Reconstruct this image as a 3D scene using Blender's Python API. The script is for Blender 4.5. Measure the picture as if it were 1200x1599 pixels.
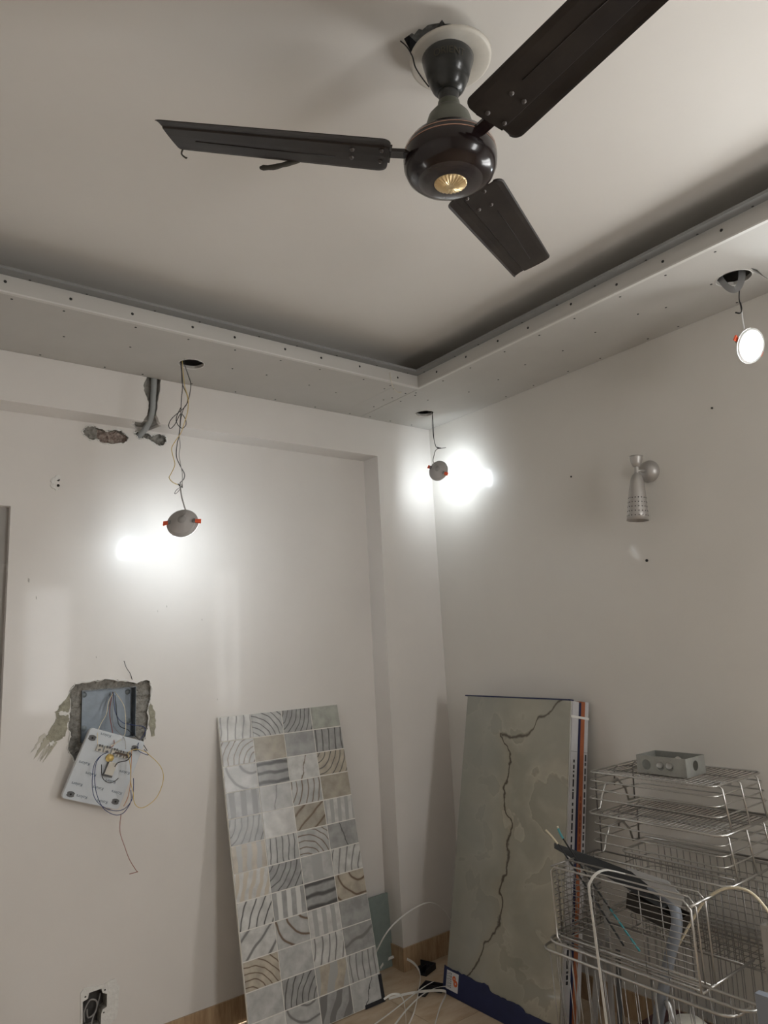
import bpy, bmesh, math, random
from mathutils import Vector, Matrix, noise

# ------------------------------------------------------------------ reset
for o in list(bpy.data.objects):
    bpy.data.objects.remove(o, do_unlink=True)
SC = bpy.context.scene
COL = SC.collection
RND = random.Random(7)

# ------------------------------------------------------------------ camera
cam_d = bpy.data.cameras.new('camera')
cam_d.sensor_fit = 'VERTICAL'
cam_d.sensor_height = 36.0
cam_d.lens = 1114.0 / 1599.0 * 36.0
cam_d.clip_start = 0.02
cam = bpy.data.objects.new('camera', cam_d)
COL.objects.link(cam)
CAM = Vector((-2.6375, -2.8984, 1.5))
YAW, PITCH, ROLL = 0.6666, 0.1849, -0.0536
fw = Vector((math.sin(YAW) * math.cos(PITCH), math.cos(YAW) * math.cos(PITCH), math.sin(PITCH)))
rt = Vector((math.cos(YAW), -math.sin(YAW), 0))
up = rt.cross(fw)
r2 = rt * math.cos(ROLL) + up * math.sin(ROLL)
u2 = up * math.cos(ROLL) - rt * math.sin(ROLL)
cam.matrix_world = Matrix(((r2.x, u2.x, -fw.x, CAM.x), (r2.y, u2.y, -fw.y, CAM.y),
                           (r2.z, u2.z, -fw.z, CAM.z), (0, 0, 0, 1)))
SC.camera = cam

# ------------------------------------------------------------------ world, daylight, exposure
WORLD_STRENGTH = 15.0
LED_STRENGTH = 55.0
SC.view_settings.view_transform = 'Standard'
SC.view_settings.look = 'None'
SC.view_settings.gamma = 1.0
SC.view_settings.use_curve_mapping = False
SC.view_settings.exposure = 0.20
w = bpy.data.worlds.new('daylight')
SC.world = w
w.use_nodes = True
bg = w.node_tree.nodes['Background']
bg.inputs[0].default_value = (0.985, 0.98, 0.965, 1)
bg.inputs[1].default_value = WORLD_STRENGTH

# room dimensions (metres)
D = 0.124            # depth of the recessed wall bay
WC = 0.382           # width of the corner column
ZS = 2.691           # underside of the dropped border
ZF = 2.750           # top of its fascia
ZC = 2.860           # ceiling
ZB = 2.491           # underside of the beam
W1, W2 = 0.475, 0.483
HB = 0.10
XW, YW = -3.4, -4.1  # far sides of the room, behind the camera

WIN_Y0, WIN_Y1, WIN_Z0, WIN_Z1 = -2.80, -2.18, 1.00, 2.25  # invented window, set where it throws the patterned tile's side shadow
def portal(name, loc, rot, sx, sy):
    l = bpy.data.lights.new(name, 'AREA')
    l.shape = 'RECTANGLE'; l.size = sx; l.size_y = sy
    l.cycles.is_portal = True
    o = bpy.data.objects.new(name, l)
    o.location = loc; o.rotation_euler = rot
    COL.objects.link(o)
portal('added_window_portal', (0.13, (WIN_Y0 + WIN_Y1) / 2, (WIN_Z0 + WIN_Z1) / 2),
       (0, math.pi / 2, 0), WIN_Z1 - WIN_Z0, WIN_Y1 - WIN_Y0)
WB_X0, WB_X1 = -1.22, -0.74  # second invented window, set to shape the column shadow
portal('added_back_window_portal', ((WB_X0 + WB_X1) / 2, YW - 0.11, (WIN_Z0 + WIN_Z1) / 2), (math.pi / 2, 0, 0), WB_X1 - WB_X0, WIN_Z1 - WIN_Z0)

# ------------------------------------------------------------------ materials
MATS = {}
def new_mat(name):
    m = bpy.data.materials.new(name)
    m.use_nodes = True
    return m, m.node_tree, m.node_tree.nodes['Principled BSDF']

def mat(name, col, rough=0.5, metal=0.0, coat=0.0, coat_rough=0.1, var=0.0, scale=8.0, bump=0.0,
        bscale=60.0, col2=None, spec=0.5, trans=0.0, stretch=None, alpha=1.0):
    if name in MATS:
        return MATS[name]
    m, nt, b = new_mat(name)
    N, L = nt.nodes, nt.links
    b.inputs['Roughness'].default_value = rough
    b.inputs['Metallic'].default_value = metal
    b.inputs['Coat Weight'].default_value = coat
    b.inputs['Coat Roughness'].default_value = coat_rough
    b.inputs['Specular IOR Level'].default_value = spec
    b.inputs['Transmission Weight'].default_value = trans
    b.inputs['Base Color'].default_value = (*col, 1)
    tc = N.new('ShaderNodeTexCoord')
    src = tc.outputs['Object']
    if stretch:
        mp = N.new('ShaderNodeMapping')
        mp.inputs['Scale'].default_value = stretch
        L.new(src, mp.inputs['Vector']); src = mp.outputs['Vector']
    if var > 0 or col2:
        n = N.new('ShaderNodeTexNoise')
        n.inputs['Scale'].default_value = scale
        n.inputs['Detail'].default_value = 6
        n.inputs['Roughness'].default_value = 0.62
        L.new(src, n.inputs['Vector'])
        r = N.new('ShaderNodeValToRGB')
        c2 = col2 if col2 else tuple(max(0, c * (1 - var)) for c in col)
        r.color_ramp.elements[0].position = 0.32
        r.color_ramp.elements[1].position = 0.68
        r.color_ramp.elements[0].color = (*c2, 1)
        r.color_ramp.elements[1].color = (*col, 1)
        L.new(n.outputs['Fac'], r.inputs['Fac'])
        L.new(r.outputs['Color'], b.inputs['Base Color'])
    if bump > 0:
        n2 = N.new('ShaderNodeTexNoise')
        n2.inputs['Scale'].default_value = bscale
        n2.inputs['Detail'].default_value = 5
        L.new(src, n2.inputs['Vector'])
        bp = N.new('ShaderNodeBump')
        bp.inputs['Strength'].default_value = bump
        bp.inputs['Distance'].default_value = 0.01
        L.new(n2.outputs['Fac'], bp.inputs['Height'])
        L.new(bp.outputs['Normal'], b.inputs['Normal'])
    MATS[name] = m
    return m

def emit_mat(name, col, strength):
    m, nt, b = new_mat(name)
    b.inputs['Base Color'].default_value = (0.9, 0.9, 0.9, 1)
    b.inputs['Emission Color'].default_value = (*col, 1)
    b.inputs['Emission Strength'].default_value = strength
    MATS[name] = m
    return m

PAINT_L = mat('satin_paint_left', (0.74, 0.71, 0.675), 0.36, coat=0.15, coat_rough=0.07, var=0.05, scale=2.2, bump=0.02, bscale=5)
PAINT_R = mat('satin_paint_right', (0.68, 0.655, 0.61), 0.36, coat=0.15, coat_rough=0.07, var=0.05, scale=1.8, bump=0.02, bscale=5)
PAINT_C = mat('ceiling_paint', (0.70, 0.672, 0.63), 0.6, var=0.04, scale=2.0)
GYPSUM = mat('gypsum_board', (0.50, 0.485, 0.455), 0.8, var=0.05, scale=6)
GYP_EDGE = mat('gypsum_edge_bead', (0.60, 0.585, 0.555), 0.6)
GREY_TRACK = mat('grey_ceiling_channel', (0.22, 0.222, 0.22), 0.6)
DARK = mat('dark_void', (0.02, 0.02, 0.022), 0.9)
SCREW = mat('black_drywall_screw', (0.015, 0.015, 0.015), 0.5)
CEMENT = mat('cement_render', (0.36, 0.345, 0.31), 0.95, var=0.45, scale=35, bump=0.7, bscale=120)
CEMENT_G = mat('green_grey_putty', (0.40, 0.385, 0.30), 0.9, var=0.35, scale=40, bump=0.5, bscale=90)
PLASTER_W = mat('white_putty', (0.80, 0.79, 0.76), 0.8, var=0.12, scale=60, bump=0.35, bscale=90)
BRICKY = mat('exposed_brick', (0.46, 0.40, 0.35), 0.95, col2=(0.20, 0.13, 0.11), scale=60, bump=0.9, bscale=90)
PVC = mat('grey_pvc', (0.34, 0.36, 0.36), 0.45)
ZINC = mat('zinc_box', (0.20, 0.23, 0.26), 0.4, metal=0.55, var=0.25, scale=20)
WOOD_T = mat('wood_look_tile', (0.50, 0.36, 0.22), 0.3, col2=(0.33, 0.21, 0.12), scale=9, stretch=(10, 10, 1.2), bump=0.03)
FLOOR_T = mat('beige_floor_tile', (0.62, 0.50, 0.37), 0.22, col2=(0.47, 0.35, 0.235), scale=5, stretch=(1.0, 2.6, 1), bump=0.02)
GROUT = mat('floor_grout', (0.33, 0.27, 0.2), 0.9)
FAN_BR = mat('fan_brown', (0.010, 0.0045, 0.005), 0.2, spec=0.4, coat=0.3, coat_rough=0.06)
FAN_BL = mat('fan_blade_brown', (0.010, 0.0065, 0.006), 0.42, col2=(0.028, 0.022, 0.018), scale=7, spec=0.35)
FAN_GOLD = mat('fan_gold', (0.72, 0.56, 0.32), 0.35, metal=0.6)
FAN_STRIPE = mat('fan_copper_line', (0.45, 0.25, 0.18), 0.4, metal=0.3)
FAN_BLACK = mat('fan_black_plastic', (0.013, 0.014, 0.013), 0.3, coat=0.2)
FAN_GREY = mat('fan_grey_green', (0.115, 0.12, 0.095), 0.4)
STEEL = mat('dull_steel', (0.42, 0.42, 0.42), 0.35, metal=0.9)
DUST = mat('dust_strand', (0.06, 0.055, 0.045), 1.0)
ROSE = mat('old_white_plate', (0.60, 0.565, 0.50), 0.45, var=0.1, scale=30)
LAMP_W = mat('lamp_back_grey', (0.46, 0.44, 0.43), 0.45)
LAMP_RIM = mat('lamp_rim_white', (0.75, 0.75, 0.74), 0.4)
ORANGE = mat('orange_clip', (0.85, 0.13, 0.05), 0.45)
BLK = mat('black_cable', (0.012, 0.012, 0.014), 0.45)
GREYC = mat('grey_cable', (0.32, 0.31, 0.30), 0.5)
YEL = mat('yellow_cable', (0.62, 0.46, 0.16), 0.5)
CREAM = mat('cream_cable', (0.70, 0.62, 0.46), 0.5)
REDC = mat('red_brown_cable', (0.26, 0.07, 0.05), 0.5)
BLUEC = mat('blue_cable', (0.03, 0.05, 0.16), 0.45)
ORC = mat('orange_cable', (0.55, 0.26, 0.13), 0.5)
WHITEP = mat('white_plastic', (0.66, 0.71, 0.76), 0.35, var=0.04, scale=20)
LOGO_B = mat('slate_print', (0.10, 0.15, 0.20), 0.6)
LOGO_G = mat('grey_knockout', (0.14, 0.145, 0.15), 0.7)
OFFW = mat('offwhite_plastic', (0.66, 0.64, 0.58), 0.45)
BRASS = mat('brass', (0.72, 0.52, 0.18), 0.4, metal=0.4)
TILE_EDGE = mat('tile_edge', (0.50, 0.49, 0.46), 0.6)
TILE_GROUT = mat('light_joint', (0.72, 0.70, 0.65), 0.6)
BLUE_CARD = mat('navy_cardboard', (0.012, 0.018, 0.075), 0.6, var=0.2, scale=20)
WHITE_CARD = mat('white_cardboard', (0.56, 0.55, 0.56), 0.75, var=0.08, scale=25)
ORANGE_CARD = mat('orange_cardboard', (0.42, 0.13, 0.05), 0.7, var=0.25, scale=12)
INK = mat('dark_print', (0.03, 0.03, 0.035), 0.8)
BLACKR = mat('black_corner_plastic', (0.012, 0.012, 0.016), 0.55)
STRAP = mat('white_strap', (0.78, 0.77, 0.73), 0.45)
WIRE = mat('chrome_wire', (0.52, 0.51, 0.49), 0.28, metal=0.95)
WIRE_D = mat('dull_wire', (0.30, 0.29, 0.275), 0.4, metal=0.85)
GALV = mat('galvanised_box', (0.36, 0.365, 0.34), 0.5, metal=0.5, var=0.2, scale=25)
SCONCE = mat('satin_silver', (0.46, 0.44, 0.42), 0.4, metal=0.55)
SHEET = mat('dark_sheet_metal', (0.035, 0.037, 0.04), 0.35, metal=0.4)
SHEET_L = mat('pale_sheet', (0.42, 0.43, 0.44), 0.45)
PIPE = mat('blue_grey_pipe', (0.22, 0.245, 0.285), 0.4)
TEAL = mat('teal_tape', (0.07, 0.30, 0.34), 0.5)
GREEN_GLASS = mat('frosted_green_glass', (0.25, 0.30, 0.28), 0.3, var=0.15, scale=25)
DOORP = mat('door_paint', (0.50, 0.485, 0.49), 0.4, var=0.08, scale=6)
DOORF = mat('door_frame_paint', (0.40, 0.385, 0.365), 0.5)
FRAMEW = mat('window_frame_white', (0.75, 0.75, 0.74), 0.4)
LED = emit_mat('led_diffuser', (0.86, 0.94, 1.0), LED_STRENGTH)

def glass_mat():
    m, nt, b = new_mat('window_glass')
    N, L = nt.nodes, nt.links
    N.remove(b)
    out = N['Material Output']
    t = N.new('ShaderNodeBsdfTransparent')
    g = N.new('ShaderNodeBsdfGlossy'); g.inputs['Roughness'].default_value = 0.02
    mx = N.new('ShaderNodeMixShader'); mx.inputs[0].default_value = 0.06
    L.new(t.outputs[0], mx.inputs[1]); L.new(g.outputs[0], mx.inputs[2]); L.new(mx.outputs[0], out.inputs[0])
    return m
GLASS = glass_mat()

# ------------------------------------------------------------------ mesh building
class MB:
    def __init__(s):
        s.v = []; s.f = []; s.mi = []; s.sm = []
    def add(s, vs, fs, mi=0, smooth=False):
        o = len(s.v)
        s.v += [Vector(p) for p in vs]
        for f in fs:
            s.f.append([i + o for i in f]); s.mi.append(mi); s.sm.append(smooth)
        return s
    def box(s, lo, hi, mi=0):
        x0, y0, z0 = lo; x1, y1, z1 = hi
        return s.add([(x0, y0, z0), (x1, y0, z0), (x1, y1, z0), (x0, y1, z0), (x0, y0, z1), (x1, y0, z1), (x1, y1, z1), (x0, y1, z1)],
                     [(0, 3, 2, 1), (4, 5, 6, 7), (0, 1, 5, 4), (1, 2, 6, 5), (2, 3, 7, 6), (3, 0, 4, 7)], mi)
    def tube(s, pts, r, n=6, mi=0, closed=False, caps=True):
        pts = [Vector(p) for p in pts]
        m = len(pts)
        rr = r if isinstance(r, (list, tuple)) else [r] * m
        rings = []
        prev = None
        for i in range(m):
            a = pts[i - 1] if (i > 0 or closed) else pts[i]
            b = pts[(i + 1) % m] if (i < m - 1 or closed) else pts[i]
            t = (b - a)
            if t.length < 1e-9: t = Vector((0, 0, 1))
            t.normalize()
            if prev is None:
                h = Vector((0, 0, 1)) if abs(t.z) < 0.9 else Vector((1, 0, 0))
                e1 = t.cross(h).normalized()
            else:
                e1 = (prev - t * prev.dot(t))
                if e1.length < 1e-6: e1 = t.orthogonal()
                e1.normalize()
            prev = e1
            e2 = t.cross(e1)
            rings.append([pts[i] + (e1 * math.cos(2 * math.pi * k / n) + e2 * math.sin(2 * math.pi * k / n)) * rr[i] for k in range(n)])
        vs = [q for rg in rings for q in rg]
        fs = []
        for i in range(m if closed else m - 1):
            j = (i + 1) % m
            for k in range(n):
                k2 = (k + 1) % n
                fs.append((i * n + k, i * n + k2, j * n + k2, j * n + k))
        if caps and not closed:
            fs.append(tuple(reversed(range(n)))); fs.append(tuple((m - 1) * n + k for k in range(n)))
        return s.add(vs, fs, mi, True)
    def lathe(s, prof, n=32, mi=0, M=None, smooth=True, bot=False, top=False):
        vs = []
        for r, z in prof:
            for k in range(n):
                a = 2 * math.pi * k / n
                vs.append(Vector((r * math.cos(a), r * math.sin(a), z)))
        fs = []
        for i in range(len(prof) - 1):
            for k in range(n):
                k2 = (k + 1) % n
                fs.append((i * n + k, i * n + k2, (i + 1) * n + k2, (i + 1) * n + k))
        if bot: fs.append(tuple(reversed(range(n))))
        if top: fs.append(tuple((len(prof) - 1) * n + k for k in range(n)))
        if M is not None: vs = [M @ q for q in vs]
        return s.add(vs, fs, mi, smooth)
    def ribbon(s, pts, wdir, wd, th=0.0012, mi=0):
        pts = [Vector(p) for p in pts]; m = len(pts)
        vs = []
        for i in range(m):
            t = (pts[min(i + 1, m - 1)] - pts[max(i - 1, 0)]).normalized()
            wv = Vector(wdir[i]) if isinstance(wdir, list) else Vector(wdir)
            wv = (wv - t * wv.dot(t)).normalized() * wd / 2
            nv = t.cross(wv).normalized() * th / 2
            vs += [pts[i] + wv + nv, pts[i] - wv + nv, pts[i] - wv - nv, pts[i] + wv - nv]
        fs = [(3, 2, 1, 0), tuple((m - 1) * 4 + k for k in range(4))]
        for i in range(m - 1):
            for k in range(4):
                k2 = (k + 1) % 4
                fs.append((i * 4 + k, i * 4 + k2, (i + 1) * 4 + k2, (i + 1) * 4 + k))
        return s.add(vs, fs, mi, False)
    def plate(s, outer, holes, frame, th, mi=0, mi_side=None):
        """outline (2-D points) with holes -> solid of thickness th; frame = (origin, ex, ey, en): front face at origin, body goes to -en*th"""
        O, ex, ey, en = [Vector(q) for q in frame]
        if mi_side is None: mi_side = mi
        flip = ex.cross(ey).dot(en) < 0
        f0 = len(s.f)
        bm = bmesh.new()
        loops = []
        for lp in [outer] + list(holes):
            vs = [bm.verts.new((p[0], p[1], 0)) for p in lp]
            es = [bm.edges.new((vs[i], vs[(i + 1) % len(vs)])) for i in range(len(vs))]
            loops.append(vs)
        bmesh.ops.triangle_fill(bm, use_beauty=True, use_dissolve=False, edges=bm.edges[:], normal=(0, 0, 1))
        bm.verts.index_update()
        nb = len(bm.verts)
        P = [v.co.copy() for v in bm.verts]
        tri = []
        for f in bm.faces:
            ids = [v.index for v in f.verts]
            if f.normal.z < 0: ids.reverse()
            tri.append(ids)
        lids = [[v.index for v in lp] for lp in loops]
        bm.free()
        vs = [O + ex * q.x + ey * q.y for q in P] + [O + ex * q.x + ey * q.y - en * th for q in P]
        s.add(vs, [tuple(t) for t in tri] + [tuple(i + nb for i in reversed(t)) for t in tri], mi)
        o = len(s.v) - 2 * nb
        for li, ids in enumerate(lids):
            ar = sum(P[ids[i]].x * P[ids[(i + 1) % len(ids)]].y - P[ids[(i + 1) % len(ids)]].x * P[ids[i]].y for i in range(len(ids)))
            ccw = ar > 0
            for i in range(len(ids)):
                a, b = ids[i], ids[(i + 1) % len(ids)]
                if (li == 0) != ccw: a, b = b, a
                s.f.append([a + o, a + nb + o, b + nb + o, b + o] if True else None)
                s.mi.append(mi if li == 0 else mi_side); s.sm.append(False)
        if flip:
            for q in range(f0, len(s.f)): s.f[q] = list(reversed(s.f[q]))
        return s
    def xf(s, M):
        s.v = [M @ q for q in s.v]; return s
    def mesh(s, name, mats, origin=(0, 0, 0)):
        me = bpy.data.meshes.new(name)
        O = Vector(origin)
        me.from_pydata([tuple(q - O) for q in s.v], [], s.f)
        for m in (mats if isinstance(mats, (list, tuple)) else [mats]): me.materials.append(m)
        me.polygons.foreach_set('material_index', s.mi)
        me.polygons.foreach_set('use_smooth', s.sm)
        me.update()
        return me

def tag(o, label=None, cat=None, group=None, kind=None):
    if label: o['label'] = label
    if cat: o['category'] = cat
    if group: o['group'] = group
    if kind: o['kind'] = kind
    return o

def link(o, parent=None):
    COL.objects.link(o)
    if parent is not None: o.parent = parent
    return o

def empty(name, loc, label=None, cat=None, group=None, rot=None):
    o = bpy.data.objects.new(name, None)
    o.empty_display_size = 0.05
    o.location = loc
    if rot is not None: o.rotation_euler = rot.to_euler()
    link(o)
    return tag(o, label, cat, group)

def part(name, mb, mats, parent, world=True, label=None):
    """child mesh; vertices given in world space (parents without rotation) or in the parent's space"""
    org = (0, 0, 0)
    if world:
        org = Vector((0, 0, 0)); q = parent
        while q is not None:
            org = org + q.location; q = q.parent
    o = bpy.data.objects.new(name, mb.mesh(name, mats, org))
    link(o, parent)
    if label: o['label'] = label
    return o

def solid(name, mb, mats, label=None, cat=None, group=None, kind=None, origin=None):
    if origin is None:
        lo = Vector([min(q[i] for q in mb.v) for i in range(3)]); hi = Vector([max(q[i] for q in mb.v) for i in range(3)])
        origin = Vector(((lo.x + hi.x) / 2, (lo.y + hi.y) / 2, lo.z))
    o = bpy.data.objects.new(name, mb.mesh(name, mats, origin))
    o.location = origin
    link(o)
    return tag(o, label, cat, group, kind)

def struct(name, mb, mats):
    o = bpy.data.objects.new(name, mb.mesh(name, mats))
    link(o)
    return tag(o, kind='structure')

def smooth_path(pts, sub=5):
    pts = [Vector(p) for p in pts]
    out = []
    m = len(pts)
    for i in range(m - 1):
        p0 = pts[max(i - 1, 0)]; p1 = pts[i]; p2 = pts[i + 1]; p3 = pts[min(i + 2, m - 1)]
        for k in range(sub):
            t = k / sub
            out.append(0.5 * ((2 * p1) + (p2 - p0) * t + (2 * p0 - 5 * p1 + 4 * p2 - p3) * t * t + (3 * p1 - p0 - 3 * p2 + p3) * t ** 3))
    out.append(pts[-1])
    return out

def circle2(cx, cy, r, n=28, rag=0.0):
    return [(cx + (r + RND.uniform(-rag, rag)) * math.cos(2 * math.pi * k / n), cy + (r + RND.uniform(-rag, rag)) * math.sin(2 * math.pi * k / n)) for k in range(n)]

def ragged(poly, sub=3, amp=0.004):
    out = []
    for i in range(len(poly)):
        a, b = poly[i], poly[(i + 1) % len(poly)]
        for k in range(sub):
            t = k / sub
            out.append((a[0] + (b[0] - a[0]) * t + RND.uniform(-amp, amp), a[1] + (b[1] - a[1]) * t + RND.uniform(-amp, amp)))
    return out

def align(n, up_hint=(0, 0, 1)):
    """rotation whose local -Z looks along n"""
    z = -Vector(n).normalized()
    x = Vector(up_hint).cross(z)
    if x.length < 1e-5: x = Vector((1, 0, 0))
    x.normalize()
    y = z.cross(x)
    return Matrix(((x.x, y.x, z.x), (x.y, y.y, z.y), (x.z, y.z, z.z)))

# ================================================================== STRUCTURE
# ---- floor with tiles
fl = struct('floor', MB().box((XW, YW, -0.06), (0.0, D, -0.004)), GROUT)
TS = 0.60
tile_me = {}
y = 0.10
iy = 0
while y > YW:
    x = 0.0
    while x > XW:
        sx = min(TS, x - XW); sy = min(TS, y - YW)
        key = (round(sx, 3), round(sy, 3))
        if key not in tile_me:
            tile_me[key] = MB().box((-sx + 0.0015, -sy + 0.0015, -0.010), (-0.0015, -0.0015, 0.0)).mesh('tile', FLOOR_T)
        o = bpy.data.objects.new('tile', tile_me[key]); o.location = (x, y, 0); link(o, fl)
        x -= TS
    y -= TS

# ---- ceiling with the broken hole around the fan hook
FANX, FANY = -1.629, -1.917
hole_c = [(-1.640, -1.822), (-1.682, -1.858), (-1.674, -1.884), (-1.667, -1.916), (-1.645, -1.941), (-1.613, -1.952), (-1.575, -1.965), (-1.55, -1.95), (-1.52, -1.91), (-1.53, -1.86), (-1.58, -1.82)]
cl = struct('ceiling', MB().plate([(XW, YW), (0.05, YW), (0.05, 0.2), (XW, 0.2)], [ragged(hole_c, 3, 0.006)],
            ((0, 0, ZC), (1, 0, 0), (0, 1, 0), (0, 0, -1)), 0.06, 0, 1), [PAINT_C, DARK])
part('slab', MB().box((XW, YW, ZC + 0.13), (0.05, 0.2, ZC + 0.18)), CEMENT, cl)

# ---- left wall: recessed bay with chiselled openings and a doorway
BOXHOLE = [(-1.869, 1.389), (-1.846, 1.416), (-1.793, 1.42), (-1.731, 1.425), (-1.667, 1.416), (-1.602, 1.403), (-1.557, 1.413), (-1.543, 1.376), (-1.548, 1.324), (-1.558, 1.292), (-1.555, 1.248), (-1.565, 1.185), (-1.581, 1.157), (-1.599, 1.119), (-1.688, 1.111), (-1.762, 1.112), (-1.838, 1.117), (-1.87, 1.173), (-1.859, 1.219), (-1.872, 1.269), (-1.862, 1.315)]
BOXIN = [(-1.818, 1.388), (-1.606, 1.388), (-1.606, 1.190), (-1.818, 1.190)]
GOUGE = [(-1.848, 2.448), (-1.83, 2.472), (-1.804, 2.478), (-1.777, 2.475), (-1.753, 2.466), (-1.737, 2.464), (-1.709, 2.477), (-1.684, 2.476), (-1.672, 2.465), (-1.655, 2.454), (-1.653, 2.442), (-1.663, 2.423), (-1.691, 2.415), (-1.736, 2.407), (-1.772, 2.412), (-1.788, 2.425), (-1.793, 2.416), (-1.819, 2.419), (-1.838, 2.433)]
CHW = [(-1.62, 2.482), (-1.63, 2.469), (-1.617, 2.46), (-1.605, 2.449), (-1.579, 2.454), (-1.562, 2.452), (-1.536, 2.433), (-1.514, 2.427), (-1.495, 2.437), (-1.481, 2.456), (-1.484, 2.476), (-1.501, 2.484), (-1.528, 2.482), (-1.549, 2.472), (-1.571, 2.484)]
SOCKHOLE = [(-1.792, 0.274), (-1.774, 0.279), (-1.77, 0.297), (-1.726, 0.298), (-1.721, 0.282), (-1.705, 0.274), (-1.705, 0.23), (-1.72, 0.225), (-1.725, 0.212), (-1.726, 0.177), (-1.79, 0.177)]
DX1, DX0, DZ = -2.102, -3.02, 2.109
wl_out = [(XW, 0), (DX0, 0), (DX0, DZ), (DX1, DZ), (DX1, 0), (0.0, 0), (0.0, ZC), (XW, ZC)]
JH = [(-1.933, 2.231), (-1.932, 2.207)]
wl = struct('wall_left', MB().plate(wl_out, [ragged(BOXHOLE, 4, 0.004), ragged(GOUGE, 3, 0.003), ragged(CHW, 3, 0.003), SOCKHOLE,
            circle2(*JH[0], 0.0065, 10), circle2(*JH[1], 0.006, 10)],
            ((0, D, 0), (1, 0, 0), (0, 0, 1), (0, -1, 0)), 0.05, 0, 1), [PAINT_L, CEMENT])
part('masonry_core', MB().box((DX1 + 0.02, D + 0.0502, 0), (0.0, D + 0.09, ZC)), CEMENT, wl)

def rough_patch(poly, yfront, amp, res, matl, name, parent, hole=None):
    """bumpy sheet over the polygon's bounding box, pushed towards the room by noise"""
    x0 = min(p[0] for p in poly); x1 = max(p[0] for p in poly); z0 = min(p[1] for p in poly); z1 = max(p[1] for p in poly)
    nx = max(4, int((x1 - x0) / res)); nz = max(4, int((z1 - z0) / res))
    vs = []; fs = []
    for j in range(nz + 1):
        for i in range(nx + 1):
            X = x0 + (x1 - x0) * i / nx; Z = z0 + (z1 - z0) * j / nz
            n = noise.noise(Vector((X * 55, 3.1, Z * 55))) + 0.5 * noise.noise(Vector((X * 140, 7.7, Z * 140)))
            vs.append((X, yfront - amp * n, Z))
    for j in range(nz):
        for i in range(nx):
            X = x0 + (x1 - x0) * (i + .5) / nx; Z = z0 + (z1 - z0) * (j + .5) / nz
            if hole and hole[0] < X < hole[1] and hole[2] < Z < hole[3]: continue
            a = j * (nx + 1) + i
            fs.append((a, a + 1, a + nx + 2, a + nx + 1))
    return part(name, MB().add(vs, fs, 0, False), matl, parent)
rough_patch(GOUGE, D + 0.022, 0.012, 0.006, BRICKY, 'exposed_masonry', wl)
rough_patch([(-1.852, 2.405), (-1.782, 2.405), (-1.782, 2.482), (-1.852, 2.482)], D + 0.012, 0.008, 0.006, CEMENT, 'exposed_render', wl)
rough_patch(CHW, D + 0.020, 0.010, 0.006, CEMENT, 'exposed_masonry', wl)
rough_patch(BOXHOLE, D + 0.016, 0.008, 0.008, CEMENT, 'cement_bed', wl, (BOXIN[0][0], BOXIN[1][0], BOXIN[2][1], BOXIN[0][1]))
# lips of torn white paint round the chiselled places
def lip(poly, name):
    pts = [(p[0], D - 0.0005, p[1]) for p in ragged(poly, 4, 0.0035)]
    rr = [RND.uniform(0.0008, 0.0045) for _ in pts]
    part(name, MB().tube(pts + [pts[0]], rr + [rr[0]], 5), PLASTER_W, wl)
lip(GOUGE, 'torn_paint_edge'); lip(CHW, 'torn_paint_edge'); lip(BOXHOLE, 'torn_cement_edge')
# putty smeared beside the switch opening, thin raised patches
def smear(poly, name, matl, th=0.004, seed=3):
    part(name, MB().plate(ragged(poly, 4, 0.004 if th > .002 else 0.0006), [], ((0, D - th, 0), (1, 0, 0), (0, 0, 1), (0, -1, 0)), th - 0.0002), matl, wl)
SMEAR = [(-1.864, 1.383), (-1.898, 1.343), (-1.92, 1.321), (-1.912, 1.285), (-1.951, 1.23), (-1.983, 1.176), (-2.01, 1.127), (-1.992, 1.109), (-1.959, 1.138), (-1.927, 1.18), (-1.894, 1.2), (-1.876, 1.221), (-1.866, 1.292)]
SMEAR2 = [(-1.548, 1.324), (-1.531, 1.284), (-1.526, 1.232), (-1.531, 1.181), (-1.541, 1.183), (-1.552, 1.235), (-1.558, 1.292)]
smear([(-1.864, 1.383), (-1.898, 1.343), (-1.918, 1.318), (-1.912, 1.285), (-1.935, 1.25), (-1.945, 1.225), (-1.925, 1.205), (-1.894, 1.21), (-1.876, 1.225), (-1.866, 1.292)], 'putty_smear', CEMENT_G, 0.003)
for k in range(15):
    a = Vector((RND.uniform(-1.955, -1.90), RND.uniform(1.185, 1.255))); dr_ = Vector((-0.56, -0.83)); ln_ = RND.uniform(.03, .095); wd_ = RND.uniform(.003, .007)
    pe = Vector((-dr_.y, dr_.x)); b_ = a + dr_ * ln_
    smear([tuple(a - pe * wd_), tuple(a + pe * wd_), tuple(a + dr_ * ln_ * .6 + pe * wd_ * .7), tuple(b_), tuple(a + dr_ * ln_ * .5 - pe * wd_ * .9)], 'putty_streak', mat('putty_mid', (0.47, .45, .37), .9) if k % 3 else mat('putty_pale', (0.58, .56, .50), .9), 0.0009 + .00013 * k)
smear([(-1.91, 1.315), (-1.888, 1.318), (-1.868, 1.31), (-1.872, 1.30), (-1.9, 1.302)], 'putty_ridge', PLASTER_W, 0.006)
smear([(-1.935, 1.20), (-1.925, 1.215), (-1.915, 1.208), (-1.925, 1.192)], 'putty_ridge', PLASTER_W, 0.006)
smear(SMEAR2, 'putty_smear', CEMENT_G, 0.003)
smear([(-1.962, 2.231), (-1.936, 2.25), (-1.918, 2.244), (-1.945, 2.22), (-1.942, 2.20), (-1.925, 2.196), (-1.934, 2.183), (-1.959, 2.199)], 'putty_patch', PLASTER_W, 0.003)
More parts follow.
